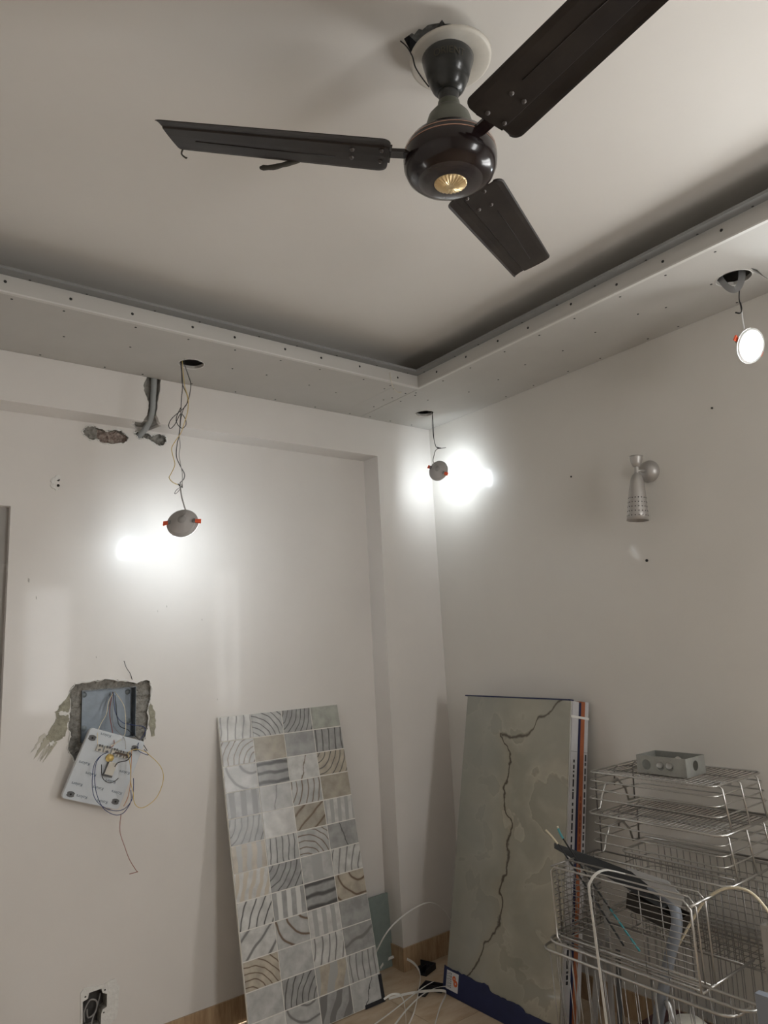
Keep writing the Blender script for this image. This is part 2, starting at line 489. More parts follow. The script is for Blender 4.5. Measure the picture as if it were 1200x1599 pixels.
# scuffs: little chips of plaster standing off the paint
for (x, z, s) in [(-2.03, 1.83, .012), (-2.0, 1.76, .008), (-1.77, 1.52, .006), (-1.48, 1.72, .006), (-1.32, 1.66, .006), (-1.25, 1.31, .005), (-1.52, 1.70, .005)]:
    smear([(x, z), (x + s * .4, z - s * .4), (x + s * .3, z - s * 1.6), (x - s * .1, z - s)], 'scuff', mat('scuff_grey', (0.45, 0.43, 0.40), 0.8), 0.0012)

# ---- beam over the bay and corner column (same plane, y = 0)
CH_L = [(-1.617, ZS + .004), (-1.633, 2.649), (-1.626, 2.618), (-1.616, 2.596), (-1.609, 2.573), (-1.612, 2.543), (-1.615, 2.521), (-1.631, 2.491)]
CH_R = [(-1.557, 2.491), (-1.576, 2.527), (-1.570, 2.571), (-1.566, 2.611), (-1.559, 2.643), (-1.555, ZS + .004)]
def rag_line(L, amp=0.003, sub=3):
    out = []
    for i in range(len(L) - 1):
        for k in range(sub):
            t = k / sub
            out.append((L[i][0] + (L[i + 1][0] - L[i][0]) * t + (RND.uniform(-amp, amp) if k else 0), L[i][1] + (L[i + 1][1] - L[i][1]) * t))
    out.append(L[-1]); return out
beam_l = [(XW, ZB), (-1.631, ZB)] + list(reversed(rag_line(CH_L)))[1:] + [(-1.617, ZC - .01), (XW, ZC - .01)]
beam_r = rag_line(CH_R) + [(-1.555, ZC - .01), (-WC, ZC - .01), (-WC, ZB)]
bm_f = MB().plate(beam_l, [], ((0, 0, 0), (1, 0, 0), (0, 0, 1), (0, -1, 0)), 0.025)
bm_f.plate(beam_r, [], ((0, 0, 0), (1, 0, 0), (0, 0, 1), (0, -1, 0)), 0.025)
# painted underside with a bite where the conduit passes
bm_f.plate([(XW, 0.0255), (-1.672, 0.0255), (-1.672, 0.03), (-1.650, 0.05), (-1.663, 0.075), (-1.640, 0.09), (-1.62, D), (XW, D)], [],
           ((0, 0, ZB), (1, 0, 0), (0, 1, 0), (0, 0, -1)), 0.012)
bm_f.plate([(-1.541, 0.0255), (-WC, 0.0255), (-WC, D), (-1.566, D), (-1.552, 0.06)], [],
           ((0, 0, ZB), (1, 0, 0), (0, 1, 0), (0, 0, -1)), 0.012)
beam = struct('trim_3', bm_f, PAINT_L)
part('concrete_core', MB().box((XW, 0.026, ZB + 0.0125), (-WC, D, ZC - 0.01)), CEMENT, beam)
col = struct('trim_4', MB().box((-WC, 0.0, 0.0), (0.0, D, ZC - 0.01)), PAINT_L)

# ---- right wall with opening for an invented window, out of view
wr = struct('wall_right', MB().plate([(-(YW), 0), (-(YW), ZC), (-0.2, ZC), (-0.2, 0)], [[(-WIN_Y0, WIN_Z0), (-WIN_Y0, WIN_Z1), (-WIN_Y1, WIN_Z1), (-WIN_Y1, WIN_Z0)]],
            ((0, 0, 0), (0, -1, 0), (0, 0, 1), (-1, 0, 0)), 0.12), PAINT_R)
struct('wall_back', MB().plate([(XW - .1, 0), (0.12, 0), (0.12, ZC), (XW - .1, ZC)], [[(WB_X0, WIN_Z0), (WB_X1, WIN_Z0), (WB_X1, WIN_Z1), (WB_X0, WIN_Z1)]],
            ((0, YW, 0), (1, 0, 0), (0, 0, 1), (0, 1, 0)), 0.1), PAINT_R)
struct('wall_side', MB().box((XW - 0.1, YW, 0), (XW, D + 0.05, ZC)), PAINT_L)
win = struct('added_window_1', MB().box((0.04, WIN_Y0, WIN_Z0), (0.09, WIN_Y0 + 0.05, WIN_Z1)).box((0.04, WIN_Y1 - 0.05, WIN_Z0), (0.09, WIN_Y1, WIN_Z1))
             .box((0.04, WIN_Y0 + .05, WIN_Z0), (0.09, WIN_Y1 - .05, WIN_Z0 + 0.05)).box((0.04, WIN_Y0 + .05, WIN_Z1 - 0.05), (0.09, WIN_Y1 - .05, WIN_Z1))
             .box((0.045, (WIN_Y0 + WIN_Y1) / 2 - .025, WIN_Z0 + .05), (0.085, (WIN_Y0 + WIN_Y1) / 2 + .025, WIN_Z1 - .05)), FRAMEW)  # unseen window added to let daylight in from the right
ym = (WIN_Y0 + WIN_Y1) / 2
for a, b in ((WIN_Y0 + .05, ym - .025), (ym + .025, WIN_Y1 - .05)):
    part('added_window_pane', MB().box((0.062, a, WIN_Z0 + .05), (0.066, b, WIN_Z1 - .05)), GLASS, win)
win2 = struct('added_window_2', MB().box((WB_X0, YW - .09, WIN_Z0), (WB_X0 + .05, YW - .04, WIN_Z1)).box((WB_X1 - .05, YW - .09, WIN_Z0), (WB_X1, YW - .04, WIN_Z1))
              .box((WB_X0 + .05, YW - .09, WIN_Z0), (WB_X1 - .05, YW - .04, WIN_Z0 + .05)).box((WB_X0 + .05, YW - .09, WIN_Z1 - .05), (WB_X1 - .05, YW - .04, WIN_Z1)), FRAMEW)  # unseen window added behind the camera for more daylight
part('added_window_pane', MB().box((WB_X0 + .05, YW - .068, WIN_Z0 + .05), (WB_X1 - .05, YW - .064, WIN_Z1 - .05)), GLASS, win2)
# wall nails and an old mark
for (yy, zz, rr) in [(-1.266, 1.785, .006), (-.938, 2.21, .004), (-1.62, 2.33, .004), (-1.98, 2.2, .004)]:
    part('wall_plug', MB().lathe([(0, -.004), (rr, -.003), (rr, 0.001)], 10, 0, Matrix.Translation((0, yy, zz)) @ Matrix.Rotation(-math.pi / 2, 4, 'Y').inverted()), DARK, wr)

# ---- door at the left edge
door = struct('door_1', MB().box((DX1 - 0.05, D + 0.035, 0), (DX1, D + 0.16, DZ)).box((DX0, D + 0.035, 0), (DX0 + 0.05, D + 0.16, DZ))
              .box((DX0 + .05, D + 0.035, DZ - 0.05), (DX1 - .05, D + 0.16, DZ)), DOORF)
part('door_leaf', MB().box((DX0 + 0.05, D + 0.06, 0.005), (DX1 - 0.05, D + 0.10, DZ - 0.05)), DOORP, door)
part('door_handle', MB().tube(smooth_path([(DX0 + .11, D + .06, 1.0), (DX0 + .11, D + .02, 1.0), (DX0 + .13, D + .01, 1.0), (DX0 + .23, D + .01, 1.0)], 3), 0.009, 8), STEEL, door)

# ---- skirting
def skirting(name, lo, hi, axis):
    s = struct(name, MB().box(lo, hi), WOOD_T)
    return s
skirting('baseboard_left', (DX1 + 0.01, D - 0.008, 0), (-WC, D, HB), 0)
skirting('baseboard_column', (-WC - 0.008, -0.008, 0), (0.0, 0.0, HB), 0)
skirting('baseboard_return', (-WC - 0.008, 0.0, 0), (-WC, D - 0.008, HB), 0)
skirting('baseboard_right', (-0.008, YW, 0), (0.0, -0.008, HB), 0)

# ---- dropped ceiling border: left run and right run
H1 = (-1.513, -0.229, 0.050); H2 = (-0.2185, -0.2155, 0.046); H3 = (-0.225, -1.868, 0.056)
def border_board(name, outer, holes):
    return struct(name, MB().plate(outer, holes, ((0, 0, ZS), (1, 0, 0), (0, 1, 0), (0, 0, -1)), 0.0125, 0, 0), [GYPSUM])
t1 = border_board('trim_1', [(XW, -W1), (-W2 - 0.0035, -W1), (-W2 - 0.0035, -0.001), (XW, -0.001)], [circle2(*H1, 28, .0012)])
crack = []
t2 = border_board('trim_2', [(-W2, YW), (-0.001, YW), (-0.001, -0.001), (-W2, -0.001)], [circle2(*H2, 28, .0012), circle2(*H3, 28, .0025),
     [(-0.243, -1.936), (-0.212, -1.928), (-0.15, -1.931), (-0.05, -1.9325), (-0.05, -1.9345), (-0.15, -1.934), (-0.212, -1.942)]])
# torn paper rims round the cut-outs
for hp, tr in ((H1, t1), (H2, t2), (H3, t2)):
    c = circle2(hp[0], hp[1], hp[2] + 0.002, 30, .001)
    part('cutout_rim', MB().tube([(p[0], p[1], ZS - 0.0004) for p in c], [RND.uniform(.0008, .0022) for _ in c], 5, closed=True), PLASTER_W, tr)
fa = MB().box((XW, -W1 - 0.0125, ZS + 0.001), (-W2 + 0.0, -W1, ZF))
part('fascia_board', fa, GYPSUM, t1)
part('fascia_board', MB().box((-W2 - 0.0125, YW, ZS + 0.001), (-W2, -W1 - 0.0125, ZF)), GYPSUM, t2)
part('edge_bead', MB().box((XW, -W1 - 0.0138, ZS - 0.0015), (-W2 - 0.0138, -W1 + 0.001, ZS + 0.004)), GYP_EDGE, t1)
part('edge_bead', MB().box((-W2 - 0.0138, YW, ZS - 0.0015), (-W2 + 0.001, -W1 + 0.001, ZS + 0.004)), GYP_EDGE, t2)
part('cove_lip', MB().box((XW, -W1 - 0.054, ZF), (-W2 - 0.054, -W1, ZF + 0.010)), GREY_TRACK, t1)
part('cove_lip', MB().box((-W2 - 0.054, YW, ZF), (-W2, -W1, ZF + 0.010)), GREY_TRACK, t2)
part('void_light_block', MB().box((XW, -0.335, ZS + 0.0126), (-0.33, -0.325, ZC - .001)), GYPSUM, t1)  # unseen boards added to block light so the lamp cut-outs stay dark
part('void_light_block', MB().box((-0.335, YW, ZS + 0.0126), (-0.325, -0.335, ZC - .001)), GYPSUM, t2)
# faint board joint across the left run
part('board_joint', MB().box((-0.609, -W1 + .008, ZS - 0.0006), (-0.606, -0.002, ZS + 0.001)), mat('joint_grey', (0.52, 0.51, 0.49), .9), t1)
# screws
scr_down = MB().lathe([(0.0, -0.0012), (0.0042, -0.0008), (0.0042, 0.002)], 8, 0).mesh('screw', SCREW)
scr_y = MB().lathe([(0.0, -0.0012), (0.0052, -0.0008), (0.0052, 0.002)], 8, 0, Matrix.Rotation(-math.pi / 2, 4, 'X')).mesh('screw', SCREW)
scr_x = MB().lathe([(0.0, -0.0012), (0.0052, -0.0008), (0.0052, 0.002)], 8, 0, Matrix.Rotation(math.pi / 2, 4, 'Y')).mesh('screw', SCREW)
def screw(me, loc, par):
    o = bpy.data.objects.new('screw', me); o.location = loc; link(o, par)
x = -2.25
while x < -0.52:
    screw(scr_y, (x + RND.uniform(-.02, .02), -W1 - 0.0125, ZS + 0.033 + RND.uniform(-.006, .006)), t1)
    screw(scr_down, (x + .07 + RND.uniform(-.03, .03), -W1 - 0.018, ZF), t1)
    screw(scr_down, (x + RND.uniform(-.03, .03), -W1 + 0.028, ZS), t1)
    screw(scr_down, (x + .05 + RND.uniform(-.04, .04), -0.25 + RND.uniform(-.03, .03), ZS), t1)
    screw(scr_down, (x + .02 + RND.uniform(-.04, .04), -0.022, ZS), t1)
    x += 0.205
for (a, b) in [(-.63, -.40), (-.59, -.42), (-.52, -.17), (-.52, -.32), (-.5, -.40), (-.45, -.3), (-.46, -.43), (-.44, -.4), (-.34, -.38), (-.44, -.03), (-.3, -.025), (-.15, -.025)]:
    screw(scr_down, (a, b, ZS), t1 if a < -W2 else t2)
y = -0.62
while y > -2.3:
    screw(scr_x, (-W2 - 0.0125, y + RND.uniform(-.02, .02), ZS + 0.033 + RND.uniform(-.006, .006)), t2)
    screw(scr_down, (-W2 - 0.018, y + .07 + RND.uniform(-.03, .03), ZF), t2)
    screw(scr_down, (-W2 + 0.03, y + RND.uniform(-.03, .03), ZS), t2)
    screw(scr_down, (-0.25 + RND.uniform(-.03, .03), y + .05 + (0.1 if abs(y + 1.85) < .12 else 0), ZS), t2)
    screw(scr_down, (-0.025, y + RND.uniform(-.03, .03), ZS), t2)
    y -= 0.19

# ================================================================== CEILING FAN
HUB = Vector((FANX, FANY, 2.537))
TILT = (Vector((0.0155, -0.0541, 1)).normalized())
Rf = Vector((0, 0, 1)).rotation_difference(TILT).to_matrix().to_4x4()
MF = Matrix.Translation(HUB) @ Rf
fan = empty('ceiling_fan', HUB, 'dark brown three-blade ceiling fan with gold centre cap hanging from the ceiling', 'ceiling fan')
def fpart(name, mb, m, parent=fan, label=None): return part(name, mb.xf(MF), m, parent, True, label)
motor = fpart('motor_housing', MB().lathe([(0.0, 0.058), (0.048, 0.056), (0.072, 0.048), (0.090, 0.034), (0.100, 0.016), (0.1025, -0.002), (0.101, -0.020), (0.094, -0.036), (0.082, -0.047), (0.070, -0.052)], 48), FAN_BR)
fpart('lower_ring', MB().lathe([(0.070, -0.052), (0.060, -0.0565), (0.036, -0.0585)], 48), mat('fan_silver_ring', (0.030, 0.024, 0.025), .25, coat=.6), motor)
fpart('motor_stripe', MB().lathe([(0.0985, 0.0215), (0.0995, 0.0203), (0.0995, 0.0190)], 48), FAN_STRIPE, motor)
fpart('motor_stripe', MB().lathe([(0.1013, 0.0105), (0.1018, 0.0093), (0.1016, 0.0080)], 48), FAN_STRIPE, motor)
# fluted gold cap
cap = MB()
n = 48
vs = [Vector((0, 0, -0.065))]; fs = []
for ring, (rr, zz) in enumerate([(0.008, -0.066), (0.02, -0.0645), (0.0335, -0.060), (0.036, -0.058)]):
    for k in range(n):
        a = 2 * math.pi * k / n
        fl_ = 0.0012 * (1 if k % 2 else -1) if 0 < ring < 3 else 0
        vs.append(Vector((rr * math.cos(a), rr * math.sin(a), zz + fl_)))
for k in range(n): fs.append((0, 1 + (k + 1) % n, 1 + k))
for ring in range(3):
    for k in range(n):
        a = 1 + ring * n + k; b = 1 + ring * n + (k + 1) % n
        fs.append((a, b, b + n, a + n))
cap.add(vs, fs)
fpart('gold_cap', cap, FAN_GOLD, label='gold fluted cap')
fpart('lower_bell', MB().lathe([(0.052, 0.057), (0.053, 0.075), (0.046, 0.10), (0.034, 0.115), (0.026, 0.123), (0.024, 0.137), (0.018, 0.139)], 36), FAN_GREY, label='grey-green bell cover')
fpart('coupler', MB().lathe([(0.019, 0.130), (0.022, 0.150), (0.025, 0.165), (0.022, 0.168)], 28), FAN_BLACK)
fpart('downrod', MB().lathe([(0.011, 0.12), (0.011, 0.40)], 16), STEEL)
can = fpart('canopy', MB().lathe([(0.016, 0.158), (0.026, 0.160), (0.036, 0.172), (0.042, 0.186), (0.0445, 0.195), (0.046, 0.196), (0.051, 0.215), (0.056, 0.234), (0.058, 0.244), (0.055, 0.248), (0.012, 0.248)], 40), FAN_BLACK)
# maker's name on the canopy, bent round the cone
def text_mesh(body, size, extrude=0.0):
    c = bpy.data.curves.new('txt', 'FONT'); c.body = body; c.size = size; c.align_x = 'CENTER'; c.align_y = 'CENTER'; c.extrude = extrude
    o = bpy.data.objects.new('txt', c); COL.objects.link(o)
    bpy.context.view_layer.update()
    me = bpy.data.meshes.new_from_object(o.evaluated_get(bpy.context.evaluated_depsgraph_get()))
    bpy.data.objects.remove(o, do_unlink=True)
    vs = [v.co.copy() for v in me.vertices]; fs = [tuple(p.vertices) for p in me.polygons]
    bpy.data.meshes.remove(me)
    return vs, fs
tv, tf = text_mesh('ORIENT', 0.020)
a0 = math.atan2(CAM.y - FANY, CAM.x - FANX) + 0.12
tb = MB().add([Vector(((0.0535 + v.y * .27 + .0012) * math.cos(a0 + v.x / 0.053), (0.0535 + v.y * .27 + .0012) * math.sin(a0 + v.x / 0.053), 0.222 + v.y)) for v in tv], tf)
fpart('maker_name', tb, mat('old_gold_print', (0.05, 0.042, 0.026), .5), can)

def blade_mesh():
    """one blade along +X: under face ribbed, rounded root corners, angled tip; +Y side hangs lower"""
    R0, R1 = 0.135, 0.605
    ts_ = [0, .002, .006, .012, .020, .030, .042] + [.042 + .943 * q / 22 for q in range(1, 23)] + [.994, 1.0]
    nu = len(ts_) - 1
    cols = []
    prof = [(-1.0, 0.004), (-0.96, 0.001), (-0.80, -0.001), (-0.4, -0.002), (0.0, -0.002), (0.42, -0.001), (0.46, 0.0018), (0.7, 0.001), (0.93, -0.002), (1.0, -0.005)]
    vs = []; fs = []
    for i in range(nu + 1):
        t = ts_[i]
        r = R0 + (R1 - R0) * t
        hw = 0.072 - 0.012 * t
        dd_ = min(t * (R1 - R0), .02)
        hw = hw - .02 + math.sqrt(max(0, .02 ** 2 - (.02 - dd_) ** 2))
        if t > 0.99: hw *= 0.985 if t < 1 else .965
        for (pv, pz) in prof:
            yy = pv * hw
            rr = r + (0.014 * pv) * max(0, (t - 0.8) / 0.2)
            vs.append(Vector((rr, yy, pz + (rr - 0.1) * 0.05)))
    m = len(prof)
    for i in range(nu):
        for k in range(m - 1):
            a = i * m + k
            fs.append((a, a + 1, a + m + 1, a + m))
    nb = len(vs)
    vs += [v + Vector((0, 0, 0.0016)) for v in vs]
    fs2 = [tuple(reversed(f)) for f in fs] + [tuple(q + nb for q in f) for f in fs]
    for i in range(nu):
        for k in (0, m - 1):
            a = i * m + k; fs2.append((a, a + m, a + m + nb, a + nb))
    for k in range(m - 1):
        for i in (0, nu):
            a = i * m + k; fs2.append((a, a + 1, a + 1 + nb, a + nb))
    return vs, fs2
BV, BF = blade_mesh()
for ang in (147.0, 23.5, -95.5):
    Mb = Matrix.Rotation(math.radians(ang), 4, 'Z') @ Matrix.Rotation(math.radians(-7), 4, 'X')
    b = fpart('blade', MB().add([Mb @ v for v in BV], BF, 0, False), FAN_BL)
    # bracket between motor and blade
    Mz = Matrix.Rotation(math.radians(ang), 4, 'Z')
    br = MB().box((0.085, -0.014, -0.004), (0.15, 0.014, 0.003))
    br.add([(0.13, -0.035, -.004), (0.205, -0.026, -.004), (0.205, 0.026, -.004), (0.13, 0.035, -.004), (0.13, -0.035, -.001), (0.205, -0.026, -.001), (0.205, 0.026, -.001), (0.13, 0.035, -.001)],
           [(0, 3, 2, 1), (4, 5, 6, 7), (0, 1, 5, 4), (1, 2, 6, 5), (2, 3, 7, 6), (3, 0, 4, 7)])
    br.v = [Mb @ (v + Vector((0, 0, 0.0085))) for v in br.v]
    fpart('blade_bracket', br, FAN_BR, b)
    for (sx, sy) in [(0.152, -0.022), (0.152, 0.022), (0.215, -0.016), (0.215, 0.016)]:
        sc = MB().lathe([(0, -.0045), (0.004, -.0035), (0.0055, 0.0)], 10, 0, Mb @ Matrix.Translation((sx, sy, -0.002 + (sx - .1) * .05)))
        fpart('blade_screw', sc, mat('dark_screw', (0.09, .08, .075), .4, metal=.6), b)
    # pressed ridge line and dust
    rd = MB().tube([Mb @ Vector((0.25, -0.02, 0.0052)), Mb @ Vector((0.4, -0.018, 0.0127)), Mb @ Vector((0.55, -0.012, 0.0202))], 0.0011, 5)
    fpart('pressed_ridge', rd, FAN_BL, b)
    if ang == 147.0:
        L = [Vector((0.415, -0.057, 0.004)), Vector((0.43, -0.064, -0.002)), Vector((0.455, -0.072, -0.006)), Vector((0.475, -0.078, -0.007))]
        # dust rope hanging from the far edge
        L = [Vector((v.x, -v.y * 0, v.z)) for v in L]
        dr = MB().tube(smooth_path([Mb @ Vector((0.33, -0.064, 0.0145)), Mb @ Vector((0.36, -0.070, 0.010)), Mb @ Vector((0.39, -0.079, 0.006)), Mb @ Vector((0.42, -0.086, 0.007))], 3),
                       [.003, .004, .005, .006, .005, .006, .006, .005, .006, .003], 6)
        fpart('dust_rope', dr, DUST, b)
        fpart('dust_tuft', MB().tube(smooth_path([Mb @ Vector((0.585, -0.056, .026)), Mb @ Vector((0.59, -0.066, .02)), Mb @ Vector((0.582, -0.070, .014)), Mb @ Vector((0.578, -0.062, .010))], 3), 0.002, 5), DUST, b)
# ceiling rose plate
ROSE_C = Vector((-1.587, -1.902, 2.818))
rs = MB().lathe([(0.013, 0.004), (0.012, 0.0), (0.088, -0.002), (0.094, 0.001), (0.095, 0.007), (0.092, 0.008), (0.02, 0.005)], 48, 0, Matrix.Translation(ROSE_C))
solid('ceiling_rose', rs, ROSE, 'round cream plate behind the fan canopy at the broken ceiling hole', 'ceiling plate', origin=ROSE_C)
# loose wire round the rose
fw_ = MB().tube(smooth_path([(-1.70, -1.86, 2.845), (-1.695, -1.875, 2.82), (-1.69, -1.885, 2.79), (-1.688, -1.89, 2.76), (-1.68, -1.90, 2.73), (-1.665, -1.905, 2.71)], 4), 0.0016, 6)
part('supply_wire', fw_, BLK, fan)

# ================================================================== DOWNLIGHTS
def downlight(pos, nrm, roll, label, r=0.062, group='hanging round LED downlights'):
    pos = Vector(pos)
    root = empty('downlight', pos, label, 'downlight', group)
    M = Matrix.Translation(pos) @ align(nrm).to_4x4() @ Matrix.Rotation(roll, 4, 'Z')
    body = MB().lathe([(r, -0.004), (r, 0.000), (r * .98, 0.002), (r * .86, 0.003), (r * .84, 0.009), (r * .80, 0.012), (r * .54, 0.013), (r * .50, 0.017), (0.0, 0.0175)], 40, 0, M)
    part('housing', body, LAMP_W, root)
    part('rim', MB().lathe([(r * .86, -0.006), (r * .97, -0.007), (r, -0.004), (r, -.001)], 40, 0, M), LAMP_RIM, root)
    part('diffuser', MB().lathe([(0.0, -0.0065), (r * .5, -0.0065), (r * .86, -0.006)], 40, 0, M), LED, root)
    lab = MB().lathe([(0.0, 0.0182), (r * .26, 0.0182), (r * .26, .0174)], 20, 0, M @ Matrix.Translation((0, r * .12, 0)))
    part('rating_label', lab, mat('lamp_label', (0.36, .345, .335), .6), root)
    for s in (-1, 1):
        c = MB().box((s * r * .78 - .004, -0.008, 0.004), (s * r * .78 + .004, 0.008, 0.018), 0)
        c.v = [M @ v for v in c.v]
        cl_ = part('clip_holder', c, mat('clip_steel', (0.3, .3, .3), .4, metal=.7), root)
        a = MB().add([(s * r * .80, -0.007, .010), (s * r * 1.18, -0.009, .003), (s * r * 1.18, 0.009, .003), (s * r * .80, 0.007, .010),
                      (s * r * .80, -0.007, .014), (s * r * 1.20, -0.009, .008), (s * r * 1.20, 0.009, .008), (s * r * .80, 0.007, .014)],
                     [(0, 3, 2, 1), (4, 5, 6, 7), (0, 1, 5, 4), (1, 2, 6, 5), (2, 3, 7, 6), (3, 0, 4, 7)])
        a.v = [M @ v for v in a.v]
        part('spring_clip', a, ORANGE, cl_, label='orange spring clip')
    return root, M

c1 = [(-1.557, -0.215, 2.72), (-1.55, -0.215, 2.656), (-1.546, -0.215, 2.601), (-1.527, -0.215, 2.56), (-1.524, -0.215, 2.532), (-1.538, -0.215, 2.502), (-1.587, -0.215, 2.451), (-1.603, -0.215, 2.421), (-1.597, -0.213, 2.403), (-1.576, -0.21, 2.425), (-1.552, -0.208, 2.473), (-1.533, -0.208, 2.459), (-1.528, -0.208, 2.433), (-1.544, -0.208, 2.414), (-1.565, -0.21, 2.427), (-1.571, -0.212, 2.453), (-1.552, -0.212, 2.5)]
c2 = [(-1.552, -0.22, 2.72), (-1.523, -0.22, 2.642), (-1.512, -0.22, 2.6), (-1.524, -0.22, 2.531), (-1.543, -0.22, 2.495), (-1.554, -0.22, 2.455), (-1.559, -0.22, 2.41), (-1.563, -0.22, 2.377)]
c3 = [(-1.558, -0.225, 2.72), (-1.55, -0.225, 2.596), (-1.554, -0.225, 2.541), (-1.557, -0.225, 2.474), (-1.56, -0.225, 2.43), (-1.564, -0.225, 2.376), (-1.572, -0.225, 2.343), (-1.576, -0.225, 2.289), (-1.559, -0.225, 2.249), (-1.542, -0.225, 2.219), (-1.545, -0.225, 2.197), (-1.56, -0.225, 2.18), (-1.558, -0.225, 2.164)]
c4 = [(-1.555, -0.23, 2.72), (-1.544, -0.23, 2.596), (-1.529, -0.23, 2.543), (-1.529, -0.23, 2.488), (-1.544, -0.23, 2.431), (-1.559, -0.23, 2.386), (-1.584, -0.23, 2.345), (-1.597, -0.23, 2.317), (-1.592, -0.23, 2.286), (-1.584, -0.23, 2.25), (-1.6, -0.23, 2.211), (-1.607, -0.23, 2.195), (-1.592, -0.23, 2.178), (-1.569, -0.23, 2.17)]
c5 = [(-1.568, -0.235, 2.373), (-1.564, -0.235, 2.33), (-1.568, -0.235, 2.293), (-1.562, -0.235, 2.251), (-1.555, -0.235, 2.215), (-1.557, -0.235, 2.168), (-1.573, -0.235, 2.14), (-1.586, -0.235, 2.131), (-1.581, -0.235, 2.145), (-1.565, -0.235, 2.159)]
lamp1, M1 = downlight((-1.553, -0.232, 2.016), (0.56, 0.77, -0.34), 0.02, 'grey-backed downlight dangling on tangled wires in front of the left wall')
back1 = M1 @ Vector((0, 0.02, 0.017))
for nm, L, m, r in (('supply_wire', c1, BLK, .0016), ('supply_wire', c2, BLK, .0016), ('supply_wire', c3, BLK, .0016), ('supply_wire', c4, YEL, .0016), ('lamp_lead', c5, GREYC, .0014)):
    part(nm, MB().tube(smooth_path(L, 5), r, 6), m, lamp1)
part('lamp_lead', MB().tube(smooth_path([(-1.564, -0.235, 2.166), (-1.558, -0.236, 2.121), (-1.552, -0.245, 2.085), (-1.553, -0.262, 2.055), back1], 5), .0026, 6), GREYC, lamp1)
part('tape_joint', MB().tube([(-1.571, -.231, 2.174), (-1.563, -.233, 2.164), (-1.556, -.234, 2.160), (-1.556, -.234, 2.175)], [.002, .003, .0035, .002], 6), BLK, lamp1)

lamp2, M2 = downlight((-0.19, -0.26, 2.372), (0.93, 0.36, -0.10), -0.5, 'grey-backed downlight hanging on a short wire in the room corner', r=0.054)
back2 = M2 @ Vector((0, 0.02, 0.017))
for L, m in (([(-0.18, -0.241, 2.72), (-0.18, -0.226, 2.636), (-0.18, -0.23, 2.559), (-0.182, -0.245, 2.505)], BLK),
             ([(-0.185, -0.239, 2.72), (-0.185, -0.24, 2.626), (-0.185, -0.238, 2.545), (-0.185, -0.251, 2.502), (-0.185, -0.279, 2.488), (-0.185, -0.323, 2.481)], BLK)):
    part('supply_wire', MB().tube(smooth_path(L, 5), .0015, 6), m, lamp2)
part('lamp_lead', MB().tube(smooth_path([(-0.185, -0.272, 2.492), (-0.187, -0.247, 2.485), (-0.195, -0.243, 2.463), (-0.215, -0.252, 2.42), back2], 5), .0022, 6), GREYC, lamp2)
part('tape_joint', MB().tube([(-0.184, -0.248, 2.504), (-0.185, -0.268, 2.492), (-0.185, -0.288, 2.486)], [.002, .0042, .002], 6), BLK, lamp2)

lamp3, M3 = downlight((-0.205, -1.878, 2.440), (-0.26, -0.89, -0.36), 0.3, 'glowing white downlight facing the room under the right border', r=0.060)
back3 = M3 @ Vector((0, 0.02, 0.017))
part('supply_wire', MB().tube(smooth_path([(-0.21, -1.876, 2.655), (-0.21, -1.869, 2.619), (-0.21, -1.87, 2.593), (-0.21, -1.871, 2.566)], 5), .002, 6), BLK, lamp3)
part('supply_wire', MB().tube(smooth_path([(-0.212, -1.872, 2.60), (-0.212, -1.873, 2.577), (-0.214, -1.867, 2.563), (-0.215, -1.852, 2.571)], 4), [.002] * 9 + [.003] * 4, 6), BLK, lamp3)
part('lamp_lead', MB().tube(smooth_path([(-0.21, -1.871, 2.57), (-0.207, -1.868, 2.534), (-0.20, -1.866, 2.505), (-0.185, -1.852, 2.47), back3], 5), .0024, 6), LAMP_RIM, lamp3)
# bent grey strap poking out of the third cut-out
stp = smooth_path([(-0.235, -1.820, 2.73), (-0.232, -1.828, 2.700), (-0.228, -1.845, 2.665), (-0.225, -1.864, 2.648), (-0.222, -1.880, 2.655), (-0.22, -1.893, 2.685), (-0.22, -1.898, 2.73)], 4)
solid('ceiling_hanger_strap', MB().ribbon(stp, [Vector((0.35, 0.1, 0)) + Vector((1, 0, 0)).cross(stp[min(q + 1, len(stp) - 1)] - stp[max(q - 1, 0)]).normalized() for q in range(len(stp))], 0.022, 0.0015), mat('grey_strap', (0.33, 0.335, 0.34), .45, metal=.5),
      'bent grey metal strap looping out of the round ceiling cut-out above the glowing lamp', 'metal strap')

# ================================================================== CONDUIT, SWITCH BOX, SWITCH PLATE, SOCKET
cond = smooth_path([(-1.583, 0.010, ZC - .05), (-1.584, 0.010, 2.669), (-1.587, 0.010, 2.60), (-1.588, 0.012, 2.55), (-1.592, 0.028, 2.512), (-1.594, 0.075, 2.487), (-1.60, 0.118, 2.472), (-1.606, 0.140, 2.462)], 4)
solid('conduit', MB().tube(cond, 0.0125, 12), PVC, 'grey plastic conduit in the chiselled groove below the left border', 'conduit')

